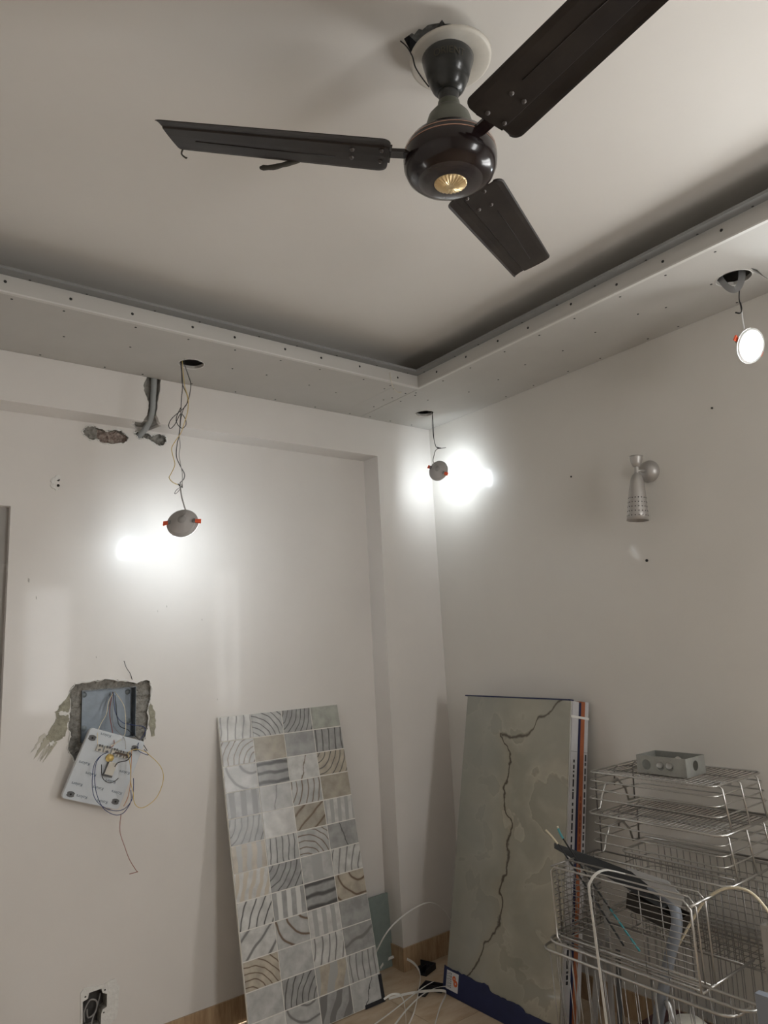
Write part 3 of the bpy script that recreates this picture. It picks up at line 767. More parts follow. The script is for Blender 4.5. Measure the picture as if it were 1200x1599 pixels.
sb = empty('switch_box', (-1.712, D, 1.19), 'dark grey metal switch box sunk in the broken left wall', 'electrical box')
x0, x1, z0, z1 = BOXIN[0][0], BOXIN[1][0], BOXIN[2][1], BOXIN[0][1]
bx = MB()
yb0, yb1 = D + 0.004, D + 0.049
bx.box((x0, yb1 - .0015, z0), (x1, yb1, z1)).box((x0, yb0, z0), (x0 + .0015, yb1 - .0015, z1)).box((x1 - .0015, yb0, z0), (x1, yb1 - .0015, z1))
bx.box((x0 + .0015, yb0, z1 - .0015), (x1 - .0015, yb1 - .0015, z1)).box((x0 + .0015, yb0, z0), (x1 - .0015, yb1 - .0015, z0 + .0015))
part('box_shell', bx, ZINC, sb)
for (a, b) in [(x0 + .018, z1 - .018), (x0 + .02, z0 + .05), (x1 - .02, z1 - .02), (x1 - .018, z0 + .06)]:
    part('knockout', MB().lathe([(0, 0), (.011, 0), (.012, .002)], 18, 0, Matrix.Translation((a, yb1 - .0022, b)) @ Matrix.Rotation(-math.pi / 2, 4, 'X')), mat('knockout_grey', (0.23, .26, .27), .5, metal=.4), sb)

# hanging switch plate seen from behind
BO = Vector((-1.805, 0.045, 1.250)); BW = Vector((0.209, 0.0, -0.078)); 
bw = BW.normalized(); bd = Vector((bw.z, 0, -bw.x)); bd = bd if bd.z < 0 else -bd
WB, HBd = 0.222, 0.262
def bp(s, t, dy=0.0): return BO + bw * (s * WB) + bd * (t * HBd) + Vector((0, dy, 0.0)) + Vector((0, 0.035 * t, 0))
plate = empty('switch_plate', bp(.5, .5), 'white switch plate hanging upside down by its wires below the wall box', 'switch plate')
def rounded(w_, h_, r, n=5):
    out = []
    for cx, cy, a0_ in ((w_ - r, r, -90), (w_ - r, h_ - r, 0), (r, h_ - r, 90), (r, r, 180)):
        for k in range(n + 1):
            a = math.radians(a0_ + 90 * k / n); out.append((cx + r * math.cos(a), cy + r * math.sin(a)))
    return out
pb = MB()
pdn = (bp(0, 1) - bp(0, 0)).normalized()
pb.plate(rounded(WB, HBd, 0.012), [], (bp(0, 0), bw, pdn, bw.cross(pdn) * (1 if bw.cross(pdn).y < 0 else -1)), 0.004)
part('plate_back', pb, WHITEP, plate)
rim = [bp(0, 0) + bw * q[0] + pdn * q[1] + Vector((0, .010, 0)) for q in rounded(WB, HBd, 0.012)]
part('plate_rim', MB().ribbon(rim + [rim[0]], (0, 1, 0), 0.018, 0.003), mat('plate_rim_white', (0.62, .64, .66), .4), plate)
def bbox(s, t, hw, hh, d0, d1, name, m):
    c = bp(s, t); mb = MB().box((-hw, -d1, -hh), (hw, d0, hh))
    M = Matrix(((bw.x, 0, -pdn.x, c.x), (bw.y, 1, -pdn.y, c.y), (bw.z, 0, -pdn.z, c.z), (0, 0, 0, 1)))
    mb.v = [M @ v for v in mb.v]
    return part(name, mb, m, plate)
for (s, t) in [(.263, .235), (.395, .23), (.532, .236), (.655, .244), (.774, .242)]:
    tb_ = bbox(s, t, .011, .012, -.0, .014, 'terminal_block', OFFW)
    for k in (-1, 1):
        c = bp(s, t) + bw * (.005 * k) - pdn * .009 + Vector((0, -.015, 0))
        part('terminal_screw', MB().box(c - Vector((.0025, .004, .004)), c + Vector((.0025, .004, .004))), LOGO_G, tb_)
    c = bp(s, t) + pdn * .007 + Vector((0, -.0145, 0))
    part('terminal_slot', MB().box(c - Vector((.005, .001, .003)), c + Vector((.005, .001, .003))), LOGO_G, tb_)
bbox(.655, .244, .027, .004, 0, .016, 'terminal_bar', mat('brown_bar', (.12, .09, .07), .5))
bbox(.575, .47, .016, .024, 0, .020, 'socket_module', OFFW)
bbox(.52, .47, .004, .026, 0, .017, 'module_frame', LOGO_G)
bbox(.575, .575, .018, .004, 0, .015, 'module_frame', LOGO_G)
part('brass_contact', MB().lathe([(0, .008), (.012, .007), (.016, 0)], 16, 0, Matrix.Translation(bp(.504, .333, -.004)) @ Matrix.Rotation(math.pi / 2, 4, 'X')), BRASS, plate)
for (s, t) in [(.086, .128), (.864, .12), (.118, .923), (.90, .894)]:
    pts = [(0.017 * math.cos(a) * (1 if k % 3 else .75), 0.011 * math.sin(a)) for k, a in enumerate([2 * math.pi * q / 12 for q in range(12)])]
    part('corner_knockout', MB().plate(pts, [], (bp(s, t, -.0012), bw, pdn, Vector((0, -1, 0))), .001), LOGO_G, plate)
    part('screw_hole', MB().lathe([(0, 0), (.0035, 0.0004)], 10, 0, Matrix.Translation(bp(s, t, -.0022)) @ Matrix.Rotation(math.pi / 2, 4, 'X')), DARK, plate)
lv, lf = text_mesh('Kolors', 0.0155)
for (s, t) in [(.286, .045), (.128, .481), (.307, .604), (.15, .774), (.312, .923), (.519, .765), (.857, .476), (.86, .769), (.68, .93), (.68, .64)]:
    c = bp(s, t, -.0009)
    part('printed_logo', MB().add([c - bw * v.x + pdn * v.y for v in lv], lf), LOGO_B, plate)
def wire_part(name, L, m, r=.0014, sub=4): part(name, MB().tube(smooth_path(L, sub), r, 6), m, plate)
wire_part('cream_wire', [(-1.69, 0.15, 1.371), (-1.717, 0.124, 1.339), (-1.733, 0.098, 1.292), (-1.761, 0.072, 1.259), (-1.78, 0.046, 1.227), (-1.786, 0.025, 1.189)], CREAM)
wire_part('red_wire', [(-1.693, 0.15, 1.374), (-1.715, 0.118, 1.302), (-1.716, 0.085, 1.242), (-1.719, 0.04, 1.184), (-1.736, 0.025, 1.17)], REDC)
wire_part('cream_wire', [(-1.687, 0.15, 1.374), (-1.666, 0.124, 1.335), (-1.66, 0.098, 1.297), (-1.671, 0.06, 1.213), (-1.713, 0.036, 1.183), (-1.739, 0.02, 1.177)], CREAM)
wire_part('grey_wire', [(-1.691, 0.15, 1.371), (-1.702, 0.118, 1.269), (-1.702, 0.085, 1.234), (-1.681, 0.04, 1.197), (-1.681, 0.02, 1.158)], GREYC)
wire_part('blue_wire', [(-1.693, 0.14, 1.371), (-1.69, 0.128, 1.299), (-1.667, 0.116, 1.254), (-1.62, 0.104, 1.237), (-1.585, 0.092, 1.227), (-1.585, 0.08, 1.203), (-1.618, 0.05, 1.177), (-1.629, 0.032, 1.148), (-1.607, 0.03, 1.131), (-1.589, 0.028, 1.124), (-1.609, 0.02, 1.148)], BLUEC)
wire_part('black_wire', [(-1.687, 0.14, 1.361), (-1.681, 0.112, 1.249), (-1.651, 0.085, 1.223), (-1.609, 0.058, 1.176), (-1.593, 0.03, 1.14)], BLK)
wire_part('dark_blue_wire', [(-1.743, 0.025, 1.155), (-1.774, 0.025, 1.144), (-1.796, 0.025, 1.117), (-1.802, 0.025, 1.072), (-1.799, 0.03, 1.025), (-1.786, 0.035, 0.988), (-1.76, 0.035, 0.959), (-1.724, 0.04, 0.938), (-1.69, 0.04, 0.932), (-1.667, 0.035, 0.943), (-1.651, 0.025, 0.971), (-1.647, 0.025, 1.014), (-1.648, 0.025, 1.045)], BLUEC)
wire_part('dark_blue_wire', [(-1.772, 0.022, 1.146), (-1.79, 0.022, 1.121), (-1.795, 0.022, 1.077), (-1.788, 0.03, 1.026), (-1.774, 0.035, 0.984), (-1.756, 0.035, 0.951), (-1.732, 0.035, 0.93), (-1.706, 0.035, 0.918), (-1.683, 0.035, 0.921), (-1.667, 0.03, 0.939), (-1.657, 0.022, 0.965), (-1.658, 0.022, 1.003)], BLUEC)
wire_part('black_wire', [(-1.77, 0.025, 1.113), (-1.768, 0.025, 1.075), (-1.758, 0.028, 1.054), (-1.738, 0.03, 1.041), (-1.719, 0.03, 1.043), (-1.704, 0.03, 1.053)], BLK)
wire_part('yellow_wire', [(-1.671, 0.02, 1.144), (-1.652, 0.02, 1.152), (-1.633, 0.02, 1.151), (-1.603, 0.02, 1.138), (-1.589, 0.02, 1.125), (-1.558, 0.02, 1.095), (-1.538, 0.02, 1.066), (-1.53, 0.02, 1.033), (-1.538, 0.02, 0.995), (-1.557, 0.02, 0.961), (-1.585, 0.02, 0.94), (-1.615, 0.02, 0.931), (-1.636, 0.02, 0.941), (-1.647, 0.02, 0.963), (-1.65, 0.02, 0.994), (-1.659, 0.02, 1.029), (-1.662, 0.02, 1.093), (-1.673, 0.02, 1.141)], YEL)
wire_part('brown_wire', [(-1.692, 0.03, 0.918), (-1.691, 0.044, 0.857), (-1.667, 0.058, 0.793), (-1.643, 0.072, 0.739), (-1.612, 0.084, 0.690), (-1.607, 0.086, 0.685), (-1.634, 0.1, 0.68)], REDC, .0013)
wire_part('orange_wire', [(-1.657, 0.02, 1.152), (-1.659, 0.02, 1.093), (-1.659, 0.025, 1.029), (-1.666, 0.03, 0.979), (-1.681, 0.035, 0.946)], ORC)
wire_part('black_wire', [(-1.722, 0.020, 1.098), (-1.712, 0.018, 1.111), (-1.696, 0.018, 1.114), (-1.675, 0.018, 1.116), (-1.662, 0.018, 1.13), (-1.659, 0.018, 1.137)], BLK, .002)
solid('stray_wire', MB().tube(smooth_path([(-1.666, 0.1, 1.495), (-1.654, 0.107, 1.467), (-1.635, 0.113, 1.44), (-1.616, 0.135, 1.400)], 4), .0013, 6), BLK,
      'short thin dark wire sticking up above the wall box opening', 'wire')

# low socket box
so = empty('socket_box', (-1.74, D, 0.16), 'white framed empty socket box low on the left wall', 'socket box')
SOCKFRAME = [(-1.801, 0.306), (-1.791, 0.316), (-1.724, 0.311), (-1.677, 0.318), (-1.660, 0.285), (-1.666, 0.186), (-1.70, 0.16), (-1.71, 0.134), (-1.798, 0.134)]
part('frame', MB().plate(ragged(SOCKFRAME, 3, .002), [SOCKHOLE], ((0, D - .004, 0), (1, 0, 0), (0, 0, 1), (0, -1, 0)), .0038), PLASTER_W, so)
part('box_back', MB().box((-1.80, D + .045, .15), (-1.69, D + .0495, .31)), mat('dark_mottled', (0.10, .095, .09), .9, var=.4, scale=40), so)  # dark mottled sheet closing the back of the socket hole
part('coiled_wire', MB().tube(smooth_path([(-1.775, D + .03, .19), (-1.78, D + .02, .23), (-1.76, D + .02, .262), (-1.735, D + .02, .25), (-1.74, D + .02, .215), (-1.765, D + .02, .205), (-1.77, D + .02, .235)], 5), .003, 6), GREYC, so)
part('coiled_wire', MB().tube(smooth_path([(-1.72, D + .03, .27), (-1.73, D + .03, .23), (-1.755, D + .01, .19), (-1.76, D - .005, .15)], 5), .0025, 6), GREYC, so)
for (a, b) in [(-1.783, .288), (-1.713, .290), (-1.716, .215)]:
    part('screw_hole', MB().lathe([(0, -.0008), (.003, -.0006), (.003, 0)], 10, 0, Matrix.Translation((a, D - .0042, b)) @ Matrix.Rotation(-math.pi / 2, 4, 'X')), DARK, so)

# ================================================================== WALL SCONCE
sc_ = empty('wall_sconce', (0, -1.327, 2.149), 'silver two-way wall lamp with perforated shade on the right wall', 'wall lamp')
MX = Matrix.Translation((0, -1.327, 2.145)) @ Matrix.Rotation(-math.pi / 2, 4, 'Y')
part('wall_cup', MB().lathe([(0.045, 0.0), (0.046, 0.006), (0.040, 0.022), (0.028, 0.034), (0.012, 0.040), (0.0, 0.041)], 32, 0, MX), SCONCE, sc_)
part('arm', MB().tube([(-0.036, -1.327, 2.145), (-0.095, -1.327, 2.140)], 0.007, 10), SCONCE, sc_)
MS = Matrix.Translation((-0.095, -1.327, 2.14)) @ Matrix.Rotation(math.radians(4), 4, 'X') @ Matrix.Rotation(math.radians(3), 4, 'Y')
part('stem', MB().lathe([(0.009, -0.012), (0.009, 0.022)], 14, 0, MS), SCONCE, sc_)
part('upper_cup', MB().lathe([(0.009, 0.014), (0.014, 0.016), (0.020, 0.030), (0.025, 0.052), (0.0265, 0.058), (0.024, 0.058), (0.012, .02)], 28, 0, MS), SCONCE, sc_)
prof = [(0.008, -0.010), (0.018, -0.020), (0.026, -0.045), (0.031, -0.08), (0.036, -0.13), (0.040, -0.175), (0.043, -0.205)]
sh = part('shade', MB().lathe(prof + [(0.041, -0.205), (0.030, -0.09)], 32, 0, MS), SCONCE, sc_)
def prof_r(z):
    for (ra, za), (rb, zb) in zip(prof, prof[1:]):
        if zb <= z <= za: return ra + (rb - ra) * (za - z) / (za - zb)
    return prof[-1][0]
dots = MB()
for j, z in enumerate([-0.115, -0.133, -0.151, -0.169, -0.187]):
    for k in range(18):
        a = 2 * math.pi * (k + .5 * 0) / 18
        rr = prof_r(z)
        Mz = MS @ Matrix.Rotation(a, 4, 'Z') @ Matrix.Translation((rr + .0003, 0, z)) @ Matrix.Rotation(math.pi / 2, 4, 'Y')
        dots.lathe([(0, 0.0003), (0.0022, 0.0002), (0.0022, -.001)], 8, 0, Mz)
tag(part('perforation', dots, DARK, sh), kind='stuff')

# ================================================================== PATTERNED TILE PANEL
def piece_mat(kind, base, line, p=(), base2=None):
    key = 'piece_%s_%s_%s_%s' % (kind, base, line, p)
    if key in MATS: return MATS[key]
    m, nt, b = new_mat('mosaic_print')
    N, L = nt.nodes, nt.links
    b.inputs['Roughness'].default_value = 0.24
    tc = N.new('ShaderNodeTexCoord')
    nz = N.new('ShaderNodeTexNoise'); nz.inputs['Scale'].default_value = 13; nz.inputs['Detail'].default_value = 1.5
    ofz = N.new('ShaderNodeMapping'); ofz.inputs['Location'].default_value = (sum(map(ord, key)) % 89 * .41, 1.7, 0)
    L.new(tc.outputs['Object'], ofz.inputs['Vector']); L.new(ofz.outputs['Vector'], nz.inputs['Vector'])
    wq = N.new('ShaderNodeVectorMath'); wq.operation = 'MULTIPLY_ADD'
    L.new(nz.outputs['Color'], wq.inputs[0]); wq.inputs[1].default_value = (.02, .02, 0); L.new(tc.outputs['Object'], wq.inputs[2])
    ws = N.new('ShaderNodeVectorMath'); ws.operation = 'SUBTRACT'; ws.inputs[1].default_value = (.01, .01, 0); L.new(wq.outputs[0], ws.inputs[0])
    mp = N.new('ShaderNodeMapping')
    L.new(ws.outputs[0] if kind in 'SAD' else tc.outputs['Object'], mp.inputs['Vector'])
    # soft mottling
    n = N.new('ShaderNodeTexNoise'); n.inputs['Scale'].default_value = 22; n.inputs['Detail'].default_value = 5
    off = N.new('ShaderNodeMapping'); off.inputs['Location'].default_value = (sum(map(ord, key)) % 97 * .37, 0, 0)
    L.new(tc.outputs['Object'], off.inputs['Vector']); L.new(off.outputs['Vector'], n.inputs['Vector'])
    r0 = N.new('ShaderNodeValToRGB')
    b2 = base2 if base2 else tuple(c * 0.72 for c in base)
    r0.color_ramp.elements[0].position = .35; r0.color_ramp.elements[1].position = .65
    r0.color_ramp.elements[0].color = (*b2, 1); r0.color_ramp.elements[1].color = (*base, 1)
    L.new(n.outputs['Fac'], r0.inputs['Fac'])
    colr = r0.outputs['Color']
    if kind in 'SADBHT':
        wv = N.new('ShaderNodeTexWave')
        wv.wave_type = 'RINGS' if kind == 'A' else 'BANDS'
        wv.wave_profile = 'SIN'
        wv.inputs['Detail'].default_value = 2.5
        wv.inputs['Detail Scale'].default_value = 1.4
        if kind == 'A':
            wv.rings_direction = 'Z'
            cx, cy, sc, dist = p
            mp.inputs['Location'].default_value = (-cx, -cy, 0)
        else:
            wv.bands_direction = 'X'
            ang, sc, dist = p
            mp.inputs['Rotation'].default_value = (0, 0, math.radians(ang))
        wv.inputs['Scale'].default_value = sc
        wv.inputs['Distortion'].default_value = dist
        L.new(mp.outputs['Vector'], wv.inputs['Vector'])
        r = N.new('ShaderNodeValToRGB')
        e = r.color_ramp.elements
        if kind in 'BT':
            e[0].position = .42; e[1].position = .58
        elif kind == 'H':
            e[0].position = .08; e[1].position = .55
        else:
            e[0].position = .015; e[1].position = .10
        e[0].color = (1, 1, 1, 1); e[1].color = (0, 0, 0, 1)
        if kind in 'SAD':
            e2 = e.new(.40); e[1].color = (.13, .13, .13, 1); e2.color = (0, 0, 0, 1)
        L.new(wv.outputs['Fac'], r.inputs['Fac'])
        mx = N.new('ShaderNodeMix'); mx.data_type = 'RGBA'
        L.new(r.outputs['Color'], mx.inputs[0]); L.new(colr, mx.inputs[6]); mx.inputs[7].default_value = (*line, 1)
        colr = mx.outputs[2]
    if kind == 'V':
        # one wandering vein
        ang, wob = p
        mp.inputs['Rotation'].default_value = (0, 0, math.radians(ang))
        n2 = N.new('ShaderNodeTexNoise'); n2.inputs['Scale'].default_value = 16; n2.inputs['Detail'].default_value = 3
        L.new(off.outputs['Vector'], n2.inputs['Vector'])
        sx = N.new('ShaderNodeSeparateXYZ'); L.new(mp.outputs['Vector'], sx.inputs[0])
        m1 = N.new('ShaderNodeMath'); m1.operation = 'MULTIPLY_ADD'; m1.inputs[1].default_value = wob; 
        L.new(n2.outputs['Fac'], m1.inputs[0]); L.new(sx.outputs['X'], m1.inputs[2])
        m2 = N.new('ShaderNodeMath'); m2.operation = 'SUBTRACT'; m2.inputs[1].default_value = wob * .5; L.new(m1.outputs[0], m2.inputs[0])
        m3 = N.new('ShaderNodeMath'); m3.operation = 'ABSOLUTE'; L.new(m2.outputs[0], m3.inputs[0])
        r = N.new('ShaderNodeValToRGB'); e = r.color_ramp.elements
        m4 = N.new('ShaderNodeMath'); m4.operation = 'MULTIPLY'; m4.inputs[1].default_value = 40; L.new(m3.outputs[0], m4.inputs[0])
        e[0].position = .03; e[1].position = .16; e[0].color = (1, 1, 1, 1); e[1].color = (0, 0, 0, 1)
        L.new(m4.outputs[0], r.inputs['Fac'])
        mx = N.new('ShaderNodeMix'); mx.data_type = 'RGBA'
        L.new(r.outputs['Color'], mx.inputs[0]); L.new(colr, mx.inputs[6]); mx.inputs[7].default_value = (*line, 1)
        colr = mx.outputs[2]
    L.new(colr, b.inputs['Base Color'])
    MATS[key] = m
    return m
WH = (0.66, 0.655, 0.63); GY = (0.40, 0.40, 0.39); LG = (0.54, 0.54, 0.525); TN = (0.52, 0.465, 0.38); BE = (0.44, 0.40, 0.33); PG = (0.44, 0.45, 0.40)
LD = (0.10, 0.097, 0.095); LG2 = (0.20, 0.195, 0.19); LT = (0.17, 0.125, 0.09)
PW, PH = 0.6285 / 4, 1.256 / 12
TABLE = [
 [('S', WH, LG2, (8, 9, .6)), ('A', LG, LD, (-.10, -.10, 13, 1.0)), ('A', GY, LD, (-.11, .05, 14, 1.2)), ('P', PG, LG2)],
 [('A', LG, LT, (.09, -.06, 13, .8)), ('P', BE, LG2), ('P', GY, LG2), ('S', GY, LD, (2, 9, .8))],
 [('A', LG, LG2, (.06, .07, 5, .5)), ('H', GY, LD, (90, 8, 2)), ('V', WH, LT, (25, .05)), ('A', TN, LD, (-.10, .08, 12, 1))],
 [('B', GY, LG2, (0, 6, .6)), ('V', LG, LG2, (12, .03)), ('A', LG, LT, (-.16, .04, 11, .8)), ('P', BE, LG2)],
 [('A', GY, LD, (-.12, .05, 12, .8)), ('P', WH, LG2), ('D', BE, LT, (55, 6, .6)), ('B', WH, GY, (4, 8, .8))],
 [('T', TN, GY, (2, 7, 2)), ('S', LG, LD, (4, 11, 1.2)), ('A', LG, LT, (-.06, -.11, 13, .8)), ('V', GY, LD, (-20, .04))],
 [('T', WH, TN, (18, 9, 3)), ('A', GY, LD, (-.12, .09, 12, .9)), ('B', LG, GY, (0, 3, .4)), ('A', WH, LG2, (.26, -.08, 9, .6))],
 [('A', WH, LD, (.20, -.10, 9, .8)), ('B', GY, WH, (2, 7, .6)), ('H', GY, LD, (88, 7, 2)), ('A', TN, LT, (.05, .06, 6, 2))],
 [('D', WH, LG2, (50, 5, .5)), ('A', LG, LT, (.08, .08, 6, .6)), ('B', WH, GY, (0, 7, .5)), ('P', GY, LG2)],
 [('A', TN, LT, (-.07, -.11, 13, 1.2)), ('P', LG, LG2), ('A', WH, LG2, (-.20, .04, 9, .7)), ('D', GY, LG2, (70, 4, 2.5))],
 [('P', LG, LG2), ('A', GY, LD, (.16, -.07, 12, .7)), ('T', TN, GY, (8, 4, 3)), ('S', LG, LG2, (3, 10, .4))],
 [('P', WH, LG2), ('A', LG, LG2, (.03, .09, 6, .8)), ('T', GY, LG2, (20, 5, 4)), ('V', LG, LD, (28, .06))],
]
TL = Vector((-1.254, 0.112, 1.226)); TRt = Vector((-0.624, 0.112, 1.226)); BRt = Vector((-0.609, -0.160, 0.0))
ex = (TRt - TL).normalized(); ey = (TRt - BRt); ey = (ey - ex * ey.dot(ex)).normalized(); en = ex.cross(ey)
RT = Matrix(((ex.x, ey.x, en.x), (ex.y, ey.y, en.y), (ex.z, ey.z, en.z)))
BLt = TL - ey * 1.256
dz = BLt.z
BLt = BLt - Vector((0, 0, dz)) + Vector((0, 0, .004))
tp = empty('patterned_tile', BLt, 'tall tile printed with grey onyx squares leaning on the left wall', 'wall tile', None, RT)
part('tile_body', MB().box((0, 0, -0.010), (4 * PW, 12 * PH, -0.0005)), [TILE_GROUT], tp, False)
pm = MB().box((-PW / 2 + .0022, -PH / 2 + .0022, -0.0006), (PW / 2 - .0022, PH / 2 - .0022, 0.0012)).mesh('mosaic_piece', GY and TILE_EDGE)
for r in range(12):
    for c in range(4):
        k = TABLE[r][c]
        me = pm.copy()
        me.materials.clear(); me.materials.append(piece_mat(k[0], k[1], k[2], k[3] if len(k) > 3 else ()))
        o = bpy.data.objects.new('mosaic_piece', me)
        o.location = ((c + .5) * PW, (11.5 - r) * PH, 0)
        link(o, tp)
# black corner protector on its lower right corner
cw = 4 * PW
crn = MB().box((cw - .10, -.003, -.013), (cw + .004, .0, .004)).box((cw, 0, -.013), (cw + .004, .10, .004)).box((cw - .10, 0, .0016), (cw, .012, .004)).box((cw - .012, .012, .0016), (cw, .10, .004))
cpw = [BLt + RT @ v for v in crn.v]; crn.v = cpw
solid('corner_protector', crn, BLACKR, 'black plastic corner protector still on the patterned tile', 'corner protector', 'black corner protectors')
def l_corner(loc, rz, label, s=0.09, tip=0):
    mb = MB().box((0, 0, 0), (s, .035, .003)).box((0, 0, .003), (s, .003, .026)).box((0, .003, .003), (.003, .035, .026)).box((0, .032, .003), (s * .4, .035, .026))
    mb.box((0, .035, 0), (.035, s, .003)).box((0, .035, .003), (.003, s, .026)).box((.032, .035, .003), (.035, s, .026))
    M = Matrix.Translation(loc) @ Matrix.Rotation(rz, 4, 'Z') @ Matrix.Rotation(tip, 4, 'X')
    mb.v = [M @ v for v in mb.v]
    solid('corner_protector', mb, BLACKR, label, 'corner protector', 'black corner protectors')
l_corner((-0.26, -0.085, 0.001), 1.9, 'black plastic corner protector lying on the floor beside the corner skirting')
l_corner((-0.41, -0.185, 0.001), 3.6, 'black plastic corner protector lying among the white straps')

# green glass offcut behind the tile
gp = MB().box((-0.64, D - 0.045, 0.0), (-0.372, D - 0.037, 0.318))
gm = Matrix.Translation((0, D - .03, 0)) @ Matrix.Rotation(math.radians(-4), 4, 'X') @ Matrix.Translation((0, -(D - .03), 0))
gp.v = [gm @ v + Vector((0, 0, .002)) for v in gp.v]
solid('glass_offcut', gp, GREEN_GLASS, 'small dusty green glass sheet standing behind the patterned tile', 'glass sheet')

# ================================================================== MARBLE TILE STACK
def marble_mat():
    m, nt, b = new_mat('onyx_marble_print')
    N, L = nt.nodes, nt.links
    b.inputs['Roughness'].default_value = 0.14
    b.inputs['Coat Weight'].default_value = 0.3
    tc = N.new('ShaderNodeTexCoord')
    def noise_n(scale, det=4, loc=0):
        mp = N.new('ShaderNodeMapping'); mp.inputs['Location'].default_value = (loc, loc * .3, 0)
        L.new(tc.outputs['Object'], mp.inputs['Vector'])
        n = N.new('ShaderNodeTexNoise'); n.inputs['Scale'].default_value = scale; n.inputs['Detail'].default_value = det
        L.new(mp.outputs['Vector'], n.inputs['Vector']); return n.outputs['Fac']
    def math_n(op, a, b_=None, c=None):
        x = N.new('ShaderNodeMath'); x.operation = op
        for i, v in enumerate((a, b_, c)):
            if v is None: continue
            if isinstance(v, (int, float)): x.inputs[i].default_value = v
            else: L.new(v, x.inputs[i])
        return x.outputs[0]
    def ramp(f, stops):
        r = N.new('ShaderNodeValToRGB'); el = r.color_ramp.elements
        while len(el) < len(stops): el.new(.5)
        for e, (p, c) in zip(el, stops): e.position = p; e.color = (*c, 1) if len(c) == 3 else c
        L.new(f, r.inputs['Fac']); return r.outputs['Color']
    def mix(f, a, c):
        mx = N.new('ShaderNodeMix'); mx.data_type = 'RGBA'
        L.new(f, mx.inputs[0]); L.new(a, mx.inputs[6])
        if isinstance(c, tuple): mx.inputs[7].default_value = (*c, 1)
        else: L.new(c, mx.inputs[7])
        return mx.outputs[2]
    sep = N.new('ShaderNodeSeparateXYZ'); L.new(tc.outputs['Object'], sep.inputs[0])
    U = math_n('DIVIDE', sep.outputs['X'], 0.618)
    V = math_n('DIVIDE', sep.outputs['Y'], 1.258)      # 0 at the foot, 1 at the top
    c0 = ramp(noise_n(3.2, 4, 2.0), [(0.3, (0.265, 0.258, 0.212)), (0.5, (0.315, 0.305, 0.252)), (0.72, (0.37, 0.345, 0.275))])
    # layered onyx clouds: soft bands with a crisp light edge, stronger on the right half
    nw = N.new('ShaderNodeTexNoise'); nw.inputs['Scale'].default_value = 4.4; nw.inputs['Detail'].default_value = 4.5; nw.inputs['Distortion'].default_value = 0.35
    L.new(tc.outputs['Object'], nw.inputs['Vector'])
    fr = math_n('FRACT', math_n('MULTIPLY', nw.outputs['Fac'], 4.6))
    band = ramp(fr, [(0.0, (.7, .7, .7)), (0.07, (.45, .45, .45)), (0.6, (0, 0, 0)), (0.93, (0, 0, 0)), (1.0, (.7, .7, .7))])
    patch = ramp(noise_n(2.4, 2, 9.0), [(0.34, (.15, .15, .15)), (0.55, (.9, .9, .9))])
    side = ramp(U, [(0.30, (.35, .35, .35)), (0.50, (1, 1, 1))])
    em = math_n('MULTIPLY', math_n('MULTIPLY', band, patch), side)
    cool = ramp(U, [(0.25, (1, 1, 1)), (0.5, (0, 0, 0))])
    c0 = mix(math_n('MULTIPLY', cool, 0.6), c0, (0.285, 0.29, 0.27))
    c1_ = mix(em, c0, (0.50, 0.45, 0.36))
    dk = ramp(fr, [(0.86, (0, 0, 0)), (0.965, (.2, .2, .2)), (0.99, (0, 0, 0))])
    c1_ = mix(math_n('MULTIPLY', math_n('MULTIPLY', dk, patch), side), c1_, (0.20, 0.18, 0.14))
    # main vein running down: u as a function of v
    fc = N.new('ShaderNodeFloatCurve')
    cv = fc.mapping.curves[0]
    pts = [(0, 0.02), (0.045, 0.10), (0.075, 0.22), (0.13, 0.30), (0.19, 0.36), (0.21, 0.415), (0.32, 0.475), (0.36, 0.455), (0.44, 0.52), (0.475, 0.51), (0.56, 0.53), (0.64, 0.455), (0.70, 0.455), (0.80, 0.475), (0.865, 0.385), (1.0, 0.36)]
    cv.points[0].location = pts[0]; cv.points[1].location = pts[-1]
    for q in pts[1:-1]: cv.points.new(*q)
    fc.mapping.update()
    L.new(V, fc.inputs['Value'])
    wob = math_n('MULTIPLY_ADD', noise_n(15, 4, 5), 0.11, -0.055)
    dx = math_n('ABSOLUTE', math_n('ADD', math_n('SUBTRACT', U, fc.outputs[0]), wob))
    line = ramp(math_n('MULTIPLY', dx, 10), [(0.03, (1, 1, 1)), (0.13, (0, 0, 0))])
    below = math_n('LESS_THAN', V, 0.868)
    line = math_n('MULTIPLY', line, below)
    halo = ramp(math_n('MULTIPLY', dx, 4), [(0.0, (.45, .45, .45)), (0.35, (0, 0, 0))])
    halo = math_n('MULTIPLY', halo, below)
    # branch to the top edge: v as a function of u
    f2 = N.new('ShaderNodeFloatCurve'); cv2 = f2.mapping.curves[0]
    p2 = [(0, .868), (0.385, .866), (0.48, .862), (0.60, .868), (0.68, .885), (0.72, .925), (0.80, .94), (0.90, .985), (1.0, 1.0)]
    cv2.points[0].location = p2[0]; cv2.points[1].location = p2[-1]
    for q in p2[1:-1]: cv2.points.new(*q)
    f2.mapping.update(); L.new(U, f2.inputs['Value'])
    dy = math_n('ABSOLUTE', math_n('ADD', math_n('SUBTRACT', V, f2.outputs[0]), math_n('MULTIPLY', wob, .3)))
    line2 = ramp(math_n('MULTIPLY', dy, 20), [(0.03, (1, 1, 1)), (0.15, (0, 0, 0))])
    gate = math_n('GREATER_THAN', U, 0.385)
    line2 = math_n('MULTIPLY', line2, gate)
    cA = mix(halo, c1_, (0.30, 0.27, 0.21))
    cB = mix(line, cA, (0.075, 0.06, 0.045))
    cC = mix(line2, cB, (0.085, 0.068, 0.05))
    L.new(cC, b.inputs['Base Color'])
    return m
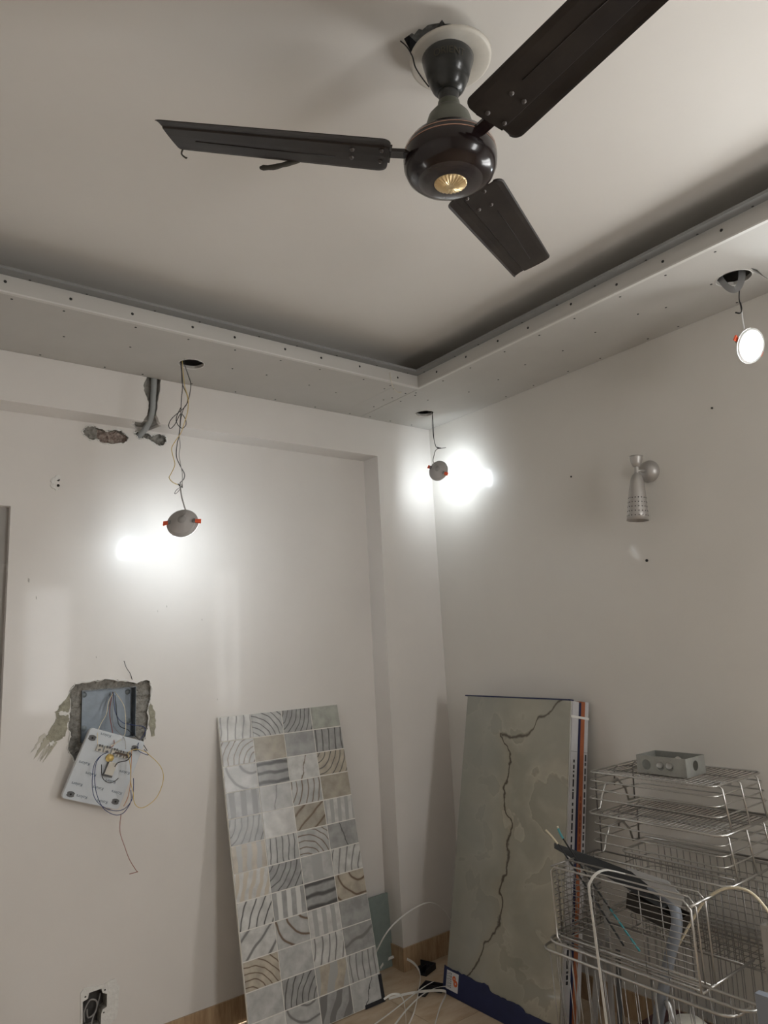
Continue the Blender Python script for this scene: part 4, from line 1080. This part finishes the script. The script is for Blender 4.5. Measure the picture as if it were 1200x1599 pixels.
FT = Vector((-0.130, -0.297, 1.232)); FB = Vector((-0.384, -0.287, 0.0))
my = (FT - FB).normalized(); mx_ = Vector((0.0, -1, 0)); mx_ = (mx_ - my * mx_.dot(my)).normalized(); mn = mx_.cross(my)      # mn points to the room
RM = Matrix(((mx_.x, my.x, mn.x), (mx_.y, my.y, mn.y), (mx_.z, my.z, mn.z)))
base_m = FB + Vector((0, 0, 0.014))
MWm = 0.618; MHm = 1.248
mt = empty('marble_tile', base_m, 'beige-green onyx marble tile with a dark vein, front of the stack on the right wall', 'wall tile', None, RM)
part('tile_face', MB().box((0, 0, -0.004), (MWm, MHm, 0)), marble_mat(), mt, False)
part('tile_body', MB().box((0, 0, -0.010), (MWm, MHm, -0.004)), TILE_EDGE, mt, False)
def carton(d0, d1, matl, label, name='tile_carton', x0=0.0, top=0.0):
    e = empty(name, base_m, label, 'tile carton', 'tile cartons in the stack', RM)
    part('carton_body', MB().box((x0, 0.0, -d1), (MWm + .004, MHm + top, -d0)), matl, e, False)
    return e
ca1 = carton(0.0105, 0.052, WHITE_CARD, 'white-edged tile carton with navy torn flap directly behind the marble tile')
flap_top = []
xx = -0.012
while xx < MWm:
    hgt = 0.088 + 0.008 * noise.noise(Vector((xx * 14, 0, 2))) + 0.006 * noise.noise(Vector((xx * 60, 0, 5)))
    if xx > .26: hgt -= 0.016
    if xx > .45: hgt -= 0.010
    flap_top.append((xx, hgt)); xx += 0.012
flap = [(-0.012, -0.010), (MWm, -0.010), (MWm, .05)] + list(reversed(flap_top))
part('torn_flap', MB().plate(flap, [], ((0, 0, 0.006), (1, 0, 0), (0, 1, 0), (0, 0, 1)), .004), BLUE_CARD, ca1, False)
part('base_flap', MB().box((-.012, -.0125, -.118), (MWm + .004, -.0105, .006)), BLUE_CARD, ca1, False)
part('side_flap', MB().box((-.012, -.0105, -.036), (-.009, .085, .002)), BLUE_CARD, ca1, False)
part('top_edge', MB().box((-.018, MHm, -.022), (MWm, MHm + .006, .001)), BLUE_CARD, ca1, False)
st = part('sticker', MB().box((0.008, 0.008, 0.0062), (0.082, 0.079, 0.0068)), mat('white_sticker', (0.62, .62, .63), .6), ca1, False)
lg = MB()
lg.plate(circle2(0.066, 0.040, .0125, 18), [circle2(0.066, 0.040, .004, 10)], ((0, 0, .0073), (1, 0, 0), (0, 1, 0), (0, 0, 1)), .0004)
lg.plate(circle2(0.056, 0.056, .0105, 18), [circle2(0.056, 0.056, .003, 10)], ((0, 0, .0077), (1, 0, 0), (0, 1, 0), (0, 0, 1)), .0004)
part('sticker_logo', lg, mat('orange_print', (0.62, .12, .03), .5), st, False)
tx = MB()
for k in range(4):
    yy = 0.016
    while yy < 0.074:
        l_ = RND.uniform(.004, .010)
        tx.box((0.012 + k * .0075, yy, .0068), (0.0145 + k * .0075 + (.0015 if k == 3 else 0), min(yy + l_, .075), .0071)); yy += l_ + .0025
tag(part('sticker_print', tx, INK, st, False), kind='stuff')
ca0 = carton(0.0525, 0.068, BLUE_CARD, 'thin navy layer filling the gap between the white and orange cartons', x0=.0, top=-.002)  # navy layer filling the dark gap between two cartons
ca2 = carton(0.0685, 0.094, ORANGE_CARD, 'orange-edged tile carton in the middle of the stack', top=.004)
ca3 = carton(0.0945, 0.118, WHITE_CARD, 'white-edged tile carton at the back of the stack against the wall', top=.006)
def edge_print(par, d0, d1, m, seed, y0, y1, w_=.5):
    rr = random.Random(seed); tx = MB()
    yy = y0
    while yy < y1:
        l_ = rr.uniform(.006, .03)
        mid = (d0 + d1) / 2
        tx.box((MWm + .004, yy, -mid - (d1 - d0) * w_ / 2), (MWm + .0045, yy + l_, -mid + (d1 - d0) * w_ / 2)); yy += l_ + rr.uniform(.004, .014)
    tag(part('edge_print', tx, m, par, False), kind='stuff')
edge_print(ca1, .0105, .052, INK, 1, .62, 1.02, .22)
edge_print(ca2, .0685, .094, mat('rust_print', (.22, .05, .02), .7), 2, .58, .86, .3)
edge_print(ca3, .0945, .118, INK, 3, .66, 1.03, .38)
edge_print(ca1, .0105, .052, INK, 4, .20, .36, .3)
for par, d0, d1 in ((ca1, .0105, .052), (ca3, .0945, .118)):
    part('carton_seam', MB().box((MWm + .004, 1.045, -d1), (MWm + .0046, 1.0475, -d0)), mat('seam_grey', (.3, .3, .3), .8), par, False)
sm_ = MB().ribbon([RM @ Vector(q) + base_m for q in [(MWm + .0065, 1.185, .0), (MWm + .0065, 1.185, -.06), (MWm + .0065, 1.185, -.119)]], RM @ Vector((0, 1, 0)), .010, .0008)
solid('band_strap', sm_, STRAP, 'narrow white band taped across the top of the carton edges', 'packing strap')

# ================================================================== FLOOR STRAPS
def strap(L, label, wdir=(0, 0, 1), wd=.011, m=STRAP, sub=6, th=.0012):
    solid('packing_strap', MB().ribbon(smooth_path(L, sub), wdir, wd, th), m, label, 'packing strap', 'white packing straps')
strap([(-0.60, -0.03, 0.10), (-0.575, -0.04, 0.14), (-0.509, -0.05, 0.216), (-0.411, -0.05, 0.259), (-0.291, -0.05, 0.280), (-0.211, -0.05, 0.263), (-0.15, -0.06, 0.206), (-0.13, -0.10, 0.12), (-0.15, -0.16, 0.05), (-0.2, -0.2, 0.012)],
      'white strap arching up between the patterned tile and the marble stack', (0.3, 1, 0.1), .010)
strap([(-0.47, 0.07, 0.02), (-0.42, 0.085, 0.035), (-0.38, 0.05, 0.05), (-0.37, -0.05, 0.05), (-0.41, -0.15, 0.04), (-0.50, -0.24, 0.02), (-0.60, -0.33, 0.006), (-0.72, -0.42, 0.004)],
      'white strap curving over the floor from behind the patterned tile', (0.2, .2, 1), .011)
strap([(-0.79, -0.30, 0.010), (-0.68, -0.285, 0.020), (-0.565, -0.262, 0.03), (-0.47, -0.245, 0.036), (-0.40, -0.225, 0.03)],
      'flat white strap end pointing at the loose corner protector', (0.2, -.9, .4), .014)
strap([(-0.735, -0.36, 0.006), (-0.63, -0.315, 0.018), (-0.53, -0.285, 0.028), (-0.45, -0.275, 0.03), (-0.40, -0.29, 0.03), (-0.37, -0.315, 0.026), (-0.352, -0.35, 0.02)],
      'white strap crossing the bundle towards the marble stack', (0.2, -.9, .4), .013)
strap([(-0.60, -0.16, 0.004), (-0.52, -0.20, 0.012), (-0.45, -0.25, 0.016), (-0.41, -0.30, 0.02), (-0.42, -0.33, 0.018), (-0.50, -0.38, 0.01), (-0.60, -0.46, 0.004), (-0.68, -0.53, 0.004)],
      'white strap bent back on itself at the foot of the marble stack', (0.1, .1, 1), .010)
strap([(-0.63, -0.165, 0.012), (-0.60, -0.185, 0.028), (-0.585, -0.23, 0.032), (-0.63, -0.31, 0.02), (-0.70, -0.40, 0.005)],
      'white strap looping out from the tile corner protector', (0.3, .3, 1), .008)
strap([(-1.45, -0.02, 0.004), (-1.40, 0.02, 0.03), (-1.33, 0.04, 0.045), (-1.25, 0.03, 0.04), (-1.20, 0.0, 0.02)],
      'white strap lying by the skirting at the left of the patterned tile', (0.1, 1, .2), .009)

# ================================================================== WIRE BASKETS
def rrect(x0, x1, y0, y1, z, r=0.025, n=4):
    out = []
    for cx, cy, a0_ in ((x1 - r, y0 + r, -90), (x1 - r, y1 - r, 0), (x0 + r, y1 - r, 90), (x0 + r, y0 + r, 180)):
        for k in range(n + 1):
            a = math.radians(a0_ + 90 * k / n); out.append(Vector((cx + r * math.cos(a), cy + r * math.sin(a), z)))
    return out
def rail_basket(z_deck, label, x0=-.362, x1=-.034, y0=-1.627, y1=-1.146):
    """upside-down drawer basket: wire deck on top, four rails, thick rim below"""
    zr = z_deck - 0.143
    e = empty('wire_basket', ((x0 + x1) / 2, (y0 + y1) / 2, zr), label, 'wire basket', 'stacked wire kitchen baskets')
    part('deck_rail', MB().tube(rrect(x0, x1, y0, y1, z_deck), .0032, 7, closed=True), WIRE, e)
    yy = y0 + .018
    while yy < y1 - .01:
        part('deck_wire', MB().tube([(x0, yy, z_deck - .003), (x1, yy, z_deck - .003)], .0015, 5), WIRE_D, e)
        yy += .0185
    for xx in (x0 + .11, x0 + .22):
        part('deck_support', MB().tube([(xx, y0, z_deck - .007), (xx, y1, z_deck - .007)], .0026, 6), WIRE_D, e)
    for k, dz_ in enumerate((.029, .059, .090)):
        f = .003 * (k + 1)
        part('side_rail', MB().tube(rrect(x0 - f, x1 + f * .3, y0 - f, y1 + f, z_deck - dz_), .0026, 6, closed=True), WIRE, e)
    # thick rim with a raised hump on the side towards the tile stack
    rx0, rx1, ry0, ry1 = x0 - .014, x1 + .006, y0 - .018, y1 + .014
    rim = [(rx1, ry1, zr), (rx1, ry0, zr), (rx0 + .02, ry0, zr), (rx0, ry0 + .02, zr), (rx0, ry1 - .02, zr), (rx0 + .02, ry1, zr),
           (rx0 + .075, ry1 - .004, zr + .004), (rx0 + .085, ry1 - .012, zr + .05), (rx0 + .10, ry1 - .018, zr + .085), (rx0 + .18, ry1 - .018, zr + .095), (rx0 + .235, ry1 - .012, zr + .05), (rx0 + .26, ry1 - .004, zr + .004), (rx1 - .02, ry1, zr)]
    part('rim', MB().tube(rim, .0042, 8, closed=True), WIRE, e)
    for xx in (x0 + .045, x0 + .165, x0 + .285):
        part('end_bar', MB().tube([(xx, y0 + .012, z_deck), (xx, y0 - .003, z_deck - .012), (xx, y0 - .018, zr)], .0034, 7), WIRE, e)
        part('end_bar', MB().tube([(xx, y1 - .012, z_deck), (xx, y1 + .003, z_deck - .012), (xx, y1 + .010, zr + (.07 if .09 < xx - x0 < .25 else 0))], .003, 6), WIRE_D, e)
    return e
rail_basket(1.001, 'upside-down wire basket on top of the stack, carrying the metal junction box')
rail_basket(0.853, 'upside-down wire basket second from the top of the stack')

def grid_basket(x0, x1, y0, y1, z0, z1, label, vs_=.025, hs=.04, front=True, open_right=False, dense=False, end_step=.022, rimr=.0042, loops=False, flare=0.0, nbars=3, hstep_front=None):
    e = empty('wire_basket', ((x0 + x1) / 2, (y0 + y1) / 2, z0), label, 'wire basket', 'stacked wire kitchen baskets')
    part('rim', MB().tube(rrect(x0 - flare, x1 + flare, y0 - flare, y1 + flare, z1, .03), rimr, 8, closed=True), WIRE, e)
    part('foot_rail', MB().tube(rrect(x0, x1, y0, y1, z0, .03), .0032, 7, closed=True), WIRE_D, e)
    z = z0 + hs
    while z < z1 - .5 * hs:
        t = (z - z0) / (z1 - z0) * flare
        part('side_rail', MB().tube(rrect(x0 - t, x1 + t, y0 - t, y1 + t, z, .03), .0016, 5, closed=True), WIRE_D, e)
        z += hs
    yy = y0 + .03
    while yy < y1 - .02:
        if front:
            part('upright_wire', MB().tube([(x0 - flare, yy, z1), (x0, yy, z0), (x1, yy, z0), (x1 + flare, yy, z1)], .0016, 5), WIRE_D, e)
        yy += vs_
    if not open_right:
        xx = x0 + .03
        while xx < x1 - .02:
            part('end_wire', MB().tube([(xx, y0 - flare, z1), (xx, y0, z0), (xx, y1, z0), (xx, y1 + flare, z1)], .0016, 5), WIRE_D, e)
            xx += end_step * 2
    return e
# mesh basket under the two railed ones, against the wall
grid_basket(-.225, -.036, -1.92, -1.15, .430, .700, 'fine mesh wire basket under the two railed baskets by the wall', vs_=.026, hs=.045)
# front basket lying on its side: fine grid towards the room, open towards the right
def side_basket():
    x0, x1, y0, y1, z0, z1 = -.56, -.29, -1.617, -1.098, .462, .708
    e = empty('wire_basket', ((x0 + x1) / 2, (y0 + y1) / 2, z0), 'fine grid wire basket lying on its side in front, full of odds and ends', 'wire basket', 'stacked wire kitchen baskets')
    part('front_frame', MB().tube([(x0, y1, z0 + .02), (x0, y1, z1 - .015), (x0, y1 - .015, z1), (x0, y0 + .02, z1), (x0, y0, z1 - .02), (x0, y0 - .002, z0), (x0, y0 + .03, z0), (x0, y1 - .02, z0)], .0036, 8, closed=True), WIRE, e)
    part('inner_frame', MB().tube([(x0 + .03, y1, z0 + .02), (x0 + .03, y1, z1 - .015), (x0 + .03, y1 - .015, z1 + .004), (x0 + .03, y0 + .02, z1 + .004), (x0 + .03, y0, z1 - .02), (x0 + .03, y0, z0)], .0028, 7), WIRE, e)
    part('inner_frame', MB().tube([(x0 + .085, y1, z1 + .004), (x0 + .085, y0 + .02, z1 + .004), (x0 + .085, y0, z1 - .016), (x0 + .085, y0, z0)], .0032, 7), WIRE, e)
    for zz, m in ((z1, WIRE), (z0, WIRE)):
        part('depth_bar', MB().tube([(x0, y0, zz - .012 if zz == z1 else zz), (x1 + (.05 if zz == z0 else 0), y0, zz - .012 if zz == z1 else zz)], .0044, 8), m, e)
        part('depth_bar', MB().tube([(x0, y1, zz), (x1, y1, zz)], .003, 7), WIRE_D, e)
        part('back_bar', MB().tube([(x1, y0, zz), (x1, y1, zz)], .003, 7), WIRE_D, e)
    for k in range(3):
        part('bottom_bar', MB().tube([(x0 + .012 + .022 * k, y0, z0 + .004 + .002 * k), (x0 + .012 + .022 * k, y1, z0 + .004 + .002 * k)], .0028, 6), WIRE, e)
    nz = 13
    for k in range(1, nz):
        zz = z0 + (z1 - z0) * k / nz
        part('grid_wire', MB().tube([(x1, y1, zz), (x0 + .01, y1, zz), (x0, y1 - .01, zz), (x0, y0, zz)], .0015, 5), WIRE_D, e)
    for yy in (y1 - .17, y1 - .345, y1 - .42):
        part('grid_upright', MB().tube([(x0 + .002, yy, z0), (x0 + .002, yy, z1)], .0018, 5), WIRE_D, e)
    for k in range(1, 11):
        xx = x0 + (x1 - x0) * k / 11
        part('end_upright', MB().tube([(xx, y1, z0), (xx, y1, z1)], .0015, 5), WIRE_D, e)
    return e
side_basket()
# nested tall baskets at the bottom
def nest(x0, y0, z1, label, vs_):
    e = empty('wire_basket', (x0 + .2, y0 + .33, 0.0), label, 'wire basket', 'nested wire baskets at the bottom')
    x1, y1, z0 = -.04, -1.06, .003
    part('rim', MB().tube(rrect(x0, x1, y0, y1, z1, .045, 5), .0044, 8, closed=True), WIRE, e)
    part('foot_rail', MB().tube(rrect(x0 + .02, x1 - .02, y0 + .02, y1 - .02, z0 + .004, .03), .004, 7, closed=True), WIRE_D, e)
    yy = y0 + .055
    while yy < y1 - .03:
        part('upright_wire', MB().tube([(x0, yy, z1), (x0 + .02, yy, z0 + .004), (x1 - .02, yy, z0 + .004), (x1, yy, z1)], .0016, 5), WIRE_D, e)
        yy += vs_
    for k in range(1, 4):
        part('end_hook', MB().tube(smooth_path([(x0 + .05, y0, z1 - .03 * k), (x0 + .03, y0 - .016, z1 - .03 * k - .004), (x0 + .012, y0, z1 - .03 * k - .012)], 3), .0026, 6), WIRE, e)
    return e
nest(-.610, -1.735, .452, 'tall wire basket standing on the floor, outermost of the nested ones', .036)
nest(-.575, -1.775, .466, 'tall wire basket nested second, its rim just behind the outer rim', .062)
nest(-.540, -1.81, .478, 'tall wire basket nested innermost at the bottom right', .062)

# junction box on the top basket
jb = empty('junction_box', (-.228, -1.40, 1.0045), 'grey metal junction box with round knockouts on the top basket', 'junction box')
jx0, jx1, jy0, jy1, jz0, jz1 = -.290, -.168, -1.498, -1.308, 1.0045, 1.066
front = [(-jy1, jz0), (-jy0, jz0), (-jy0, jz1), (-jy1, jz1)]
part('front_side', MB().plate([(q[0], q[1]) for q in front], [circle2(-jy1 + .038, (jz0 + jz1) / 2, .017, 20), circle2(-jy1 + .092, (jz0 + jz1) / 2, .015, 20), circle2(-jy1 + .128, (jz0 + jz1) / 2, .015, 20)],
     ((jx0, 0, 0), (0, -1, 0), (0, 0, 1), (-1, 0, 0)), .0015), GALV, jb)
part('back_side', MB().plate([(q[0], q[1]) for q in front], [circle2(-jy1 + .09, (jz0 + jz1) / 2, .016, 20)], ((jx1, 0, 0), (0, -1, 0), (0, 0, 1), (-1, 0, 0)), .0015), GALV, jb)
part('right_end', MB().plate([(jx0 + .0016, jz0), (jx1 - .0001, jz0), (jx1 - .0001, jz1), (jx0 + .0016, jz1)], [circle2((jx0 + jx1) / 2, (jz0 + jz1) / 2 + .002, .017, 20)], ((0, jy0, 0), (1, 0, 0), (0, 0, 1), (0, -1, 0)), .0015), GALV, jb)
part('left_end', MB().box((jx0 + .0016, jy1 - .0015, jz0), (jx1 - .0001, jy1, jz1)), GALV, jb)
part('base', MB().box((jx0 + .0016, jy0 + .002, jz0), (jx1 - .0001, jy1 - .002, jz0 + .0015)), GALV, jb)
for yc in (jy1 - .092, jy1 - .128):
    part('bent_knockout', MB().lathe([(0, 0), (.0145, 0), (.0145, .0012)], 18, 0, Matrix.Translation((jx0 + .006, yc + .004, (jz0 + jz1) / 2 + .006)) @ Matrix.Rotation(-math.pi / 2 + .25, 4, 'Y')), mat('galv_light', (.48, .48, .46), .5, metal=.5), jb)

# odds and ends in the front basket
sp = [(-0.40, -0.985, 0.732), (-0.41, -1.18, 0.716), (-0.42, -1.344, 0.700), (-0.44, -1.50, 0.655)]
sq = [(-0.42, -1.00, 0.722), (-0.44, -1.14, 0.697), (-0.46, -1.31, 0.668), (-0.48, -1.47, 0.636)]
mbs = MB()
vs = [Vector(q) for q in sp] + [Vector(q) for q in sq]
vs2 = [v + Vector((.002, 0, .002)) for v in vs]
fs = [(i, i + 1, i + 5, i + 4) for i in range(3)]
fs += [tuple(reversed([j + 8 for j in f])) for f in fs] + [(0, 8, 9, 1), (1, 9, 10, 2), (2, 10, 11, 3), (4, 5, 13, 12), (5, 6, 14, 13), (6, 7, 15, 14), (0, 4, 12, 8), (3, 11, 15, 7)]
mbs.add(vs + vs2, fs)
solid('metal_offcut', mbs, SHEET, 'dark folded sheet metal offcut sticking out of the front basket to the left', 'sheet metal')
mbl = MB().plate([(0, 0), (.15, -.012), (.20, -.05), (.185, -.085), (.09, -.045)], [], ((-.475, -1.345, .735), (0, -1, 0), (0, 0, 1), (-1, 0, 0)), .002)
solid('metal_offcut', mbl, SHEET_L, 'pale grey pointed sheet offcut lying against the basket grid', 'sheet metal')
solid('bent_pipe', MB().tube(smooth_path([(-0.43, -1.40, 0.665), (-0.44, -1.455, 0.662), (-0.45, -1.492, 0.645), (-0.46, -1.503, 0.60), (-0.46, -1.487, 0.55), (-0.45, -1.452, 0.474), (-0.44, -1.412, 0.37), (-0.43, -1.37, 0.25), (-0.42, -1.34, 0.10), (-.42, -1.33, .03)], 4), .0175, 14), PIPE,
      'bent blue-grey plastic pipe standing inside the baskets', 'pipe')
tM = Matrix.Translation((-.36, -1.37, .585)) @ Matrix.Rotation(.22, 4, 'X')
tmb = MB().box((-.04, -.10, -.03), (.04, .09, -.026)).box((-.04, -.10, -.026), (-.037, .09, .02)).box((.037, -.10, -.026), (.04, .09, .02)).box((-.037, .087, -.026), (.037, .09, .02)).box((-.037, -.10, -.026), (.037, -.097, .02))
tmb.v = [tM @ v for v in tmb.v]
solid('dark_tray', tmb,
      mat('brown_black', (.022, .018, .014), .5), 'dark brown open tray inside the front basket', 'tray')
def rod(L, segs, label):
    e = empty('thin_rod', L[0], label, 'rod', 'rods leaning in the front basket')
    P = smooth_path(L, 6)
    n_ = len(P) - 1
    for a, b, m, r, nm in segs:
        part(nm, MB().tube(P[int(a * n_):int(b * n_) + 1], r, 7), m, e)
rod([(-0.45, -0.994, 0.791), (-0.45, -1.046, 0.75), (-0.46, -1.149, 0.649), (-0.47, -1.303, 0.482)], [(0, .34, CREAM, .0035, 'pale_tip'), (.33, 1.0, SHEET, .0032, 'shaft')], 'thin dark rod with a pale tip leaning out over the marble tile')
rod([(-0.43, -1.034, 0.807), (-0.43, -1.056, 0.766), (-0.45, -1.194, 0.635), (-0.47, -1.362, 0.482)], [(0, .16, CREAM, .0035, 'pale_tip'), (.16, .34, TEAL, .0042, 'teal_sleeve'), (.33, .8, SHEET, .0032, 'shaft'), (.78, 1.0, TEAL, .0036, 'teal_sleeve')], 'thin rod with teal sleeves leaning in the front basket beside the cartons')
strap([(-0.50, -1.36, 0.722), (-0.535, -1.318, 0.733), (-0.562, -1.296, 0.726), (-0.580, -1.279, 0.700), (-0.588, -1.276, 0.672), (-0.602, -1.293, 0.56), (-0.618, -1.311, 0.44), (-0.634, -1.330, 0.30), (-0.648, -1.348, .15), (-.66, -1.363, .004)],
      'broad white strap draped over the front wire basket', (0.25, 1, 0.12), .0115, sub=3)
solid('beige_cable', MB().tube(smooth_path([(-0.43, -1.40, 0.33), (-0.44, -1.445, 0.461), (-0.44, -1.486, 0.526), (-0.44, -1.54, 0.605), (-0.44, -1.591, 0.675), (-0.44, -1.648, 0.72), (-0.44, -1.7, 0.738), (-0.44, -1.746, 0.733), (-0.44, -1.785, 0.695), (-0.43, -1.82, 0.62), (-.42, -1.83, .5)], 5), .0042, 8), CREAM,
      'beige cable looping up over the right end of the baskets', 'cable')
# steel post at the right edge
po = MB().box((-.500, -1.812, .48), (-.496, -1.788, .675)).box((-.496, -1.792, .48), (-.47, -1.788, .675))
solid('slotted_post', po.box((-.502, -1.806, .655), (-.4985, -1.798, .667)), STEEL, 'short steel angle post at the right edge of the photo', 'steel post')
solid('grey_board', MB().box((-.60, -1.96, .30), (-.575, -1.80, .535)), PIPE, 'blue-grey board at the lower right edge below the steel post', 'board')
MBl = Matrix.Translation((-.40, -1.465, .232)) @ Matrix.Rotation(.2, 4, 'X')
bo = empty('enamel_bowl', (-.40, -1.465, .16), 'white round bowl upturned inside the bottom wire baskets', 'bowl')
part('bowl_shell', MB().lathe([(.078, -.05), (.079, -.04), (.077, -.01), (.070, .025), (.055, .05), (.035, .064), (.0, .068)], 32, 0, MBl), mat('white_enamel', (.62, .6, .54), .3), bo)
part('bowl_rim', MB().lathe([(.078, -.05), (.083, -.053), (.083, -.049), (.079, -.044)], 32, 0, MBl), mat('white_enamel', (.62, .6, .54), .3), bo)
ta = empty('tap_fitting', (-.46, -1.45, .27), 'small dull metal tap fitting beside the upturned bowl', 'tap')
part('tap_body', MB().tube(smooth_path([(-.47, -1.46, .27), (-.465, -1.452, .30), (-.46, -1.445, .33), (-.455, -1.43, .355)], 3), [.012, .014, .012, .010, .013, .010, .009, .012, .010, .008], 10), STEEL, ta)
part('tap_spout', MB().tube(smooth_path([(-.465, -1.45, .30), (-.50, -1.45, .30), (-.515, -1.455, .28)], 3), .009, 10), STEEL, ta)
# supports inside the nested baskets
cb = MB().box((-.35, -1.50, .012), (-.12, -1.20, .16))
cb = MB().box((-.35, -1.50, .012), (-.12, -1.20, .014)).box((-.35, -1.50, .014), (-.347, -1.20, .16)).box((-.123, -1.50, .014), (-.12, -1.20, .16)).box((-.347, -1.50, .014), (-.123, -1.497, .16)).box((-.347, -1.203, .014), (-.123, -1.20, .16)).box((-.347, -1.497, .157), (-.123, -1.203, .16))
solid('dark_carton', cb, mat('maroon_card', (.07, .03, .03), .7), 'dark maroon box at the bottom of the wire baskets', 'box')

# slats and offcuts standing in the bottom baskets
for (ya, yb, xa, xb, zt, wd_, m, lb) in [(-1.115, -1.150, -.48, -.40, .44, .030, mat('dull_grey_slat', (.26, .255, .25), .5, metal=.3), 'dull grey metal slat leaning at the left inside the bottom baskets'),
                                      (-1.205, -1.165, -.46, -.36, .57, .024, mat('pale_slat', (.42, .42, .42), .4, metal=.5), 'pale aluminium slat leaning upright between the bottom baskets'),
                                      (-1.255, -1.225, -.50, -.40, .43, .020, mat('dark_slat', (.07, .072, .075), .5), 'dark flat bar leaning beside the aluminium slat')]:
    solid('flat_bar', MB().ribbon([(xa, ya, .012), ((xa + xb) / 2, (ya + yb) / 2, zt / 2), (xb, yb, zt)], (0.3, 1, 0), wd_, .006), m, lb, 'flat bar', 'flat bars in the bottom baskets')
# thin wire end drooping from the border's inner corner
solid('stray_wire', MB().tube(smooth_path([(-0.665, -.490, 2.735), (-.663, -.493, 2.700), (-.655, -.490, 2.676), (-.62, -.462, 2.668), (-.58, -.44, 2.670), (-.555, -.432, 2.676)], 4), [.0009] * 17 + [.0022] * 4, 6), CREAM,
      'thin pale wire end drooping from the ceiling border near its inner corner', 'wire')
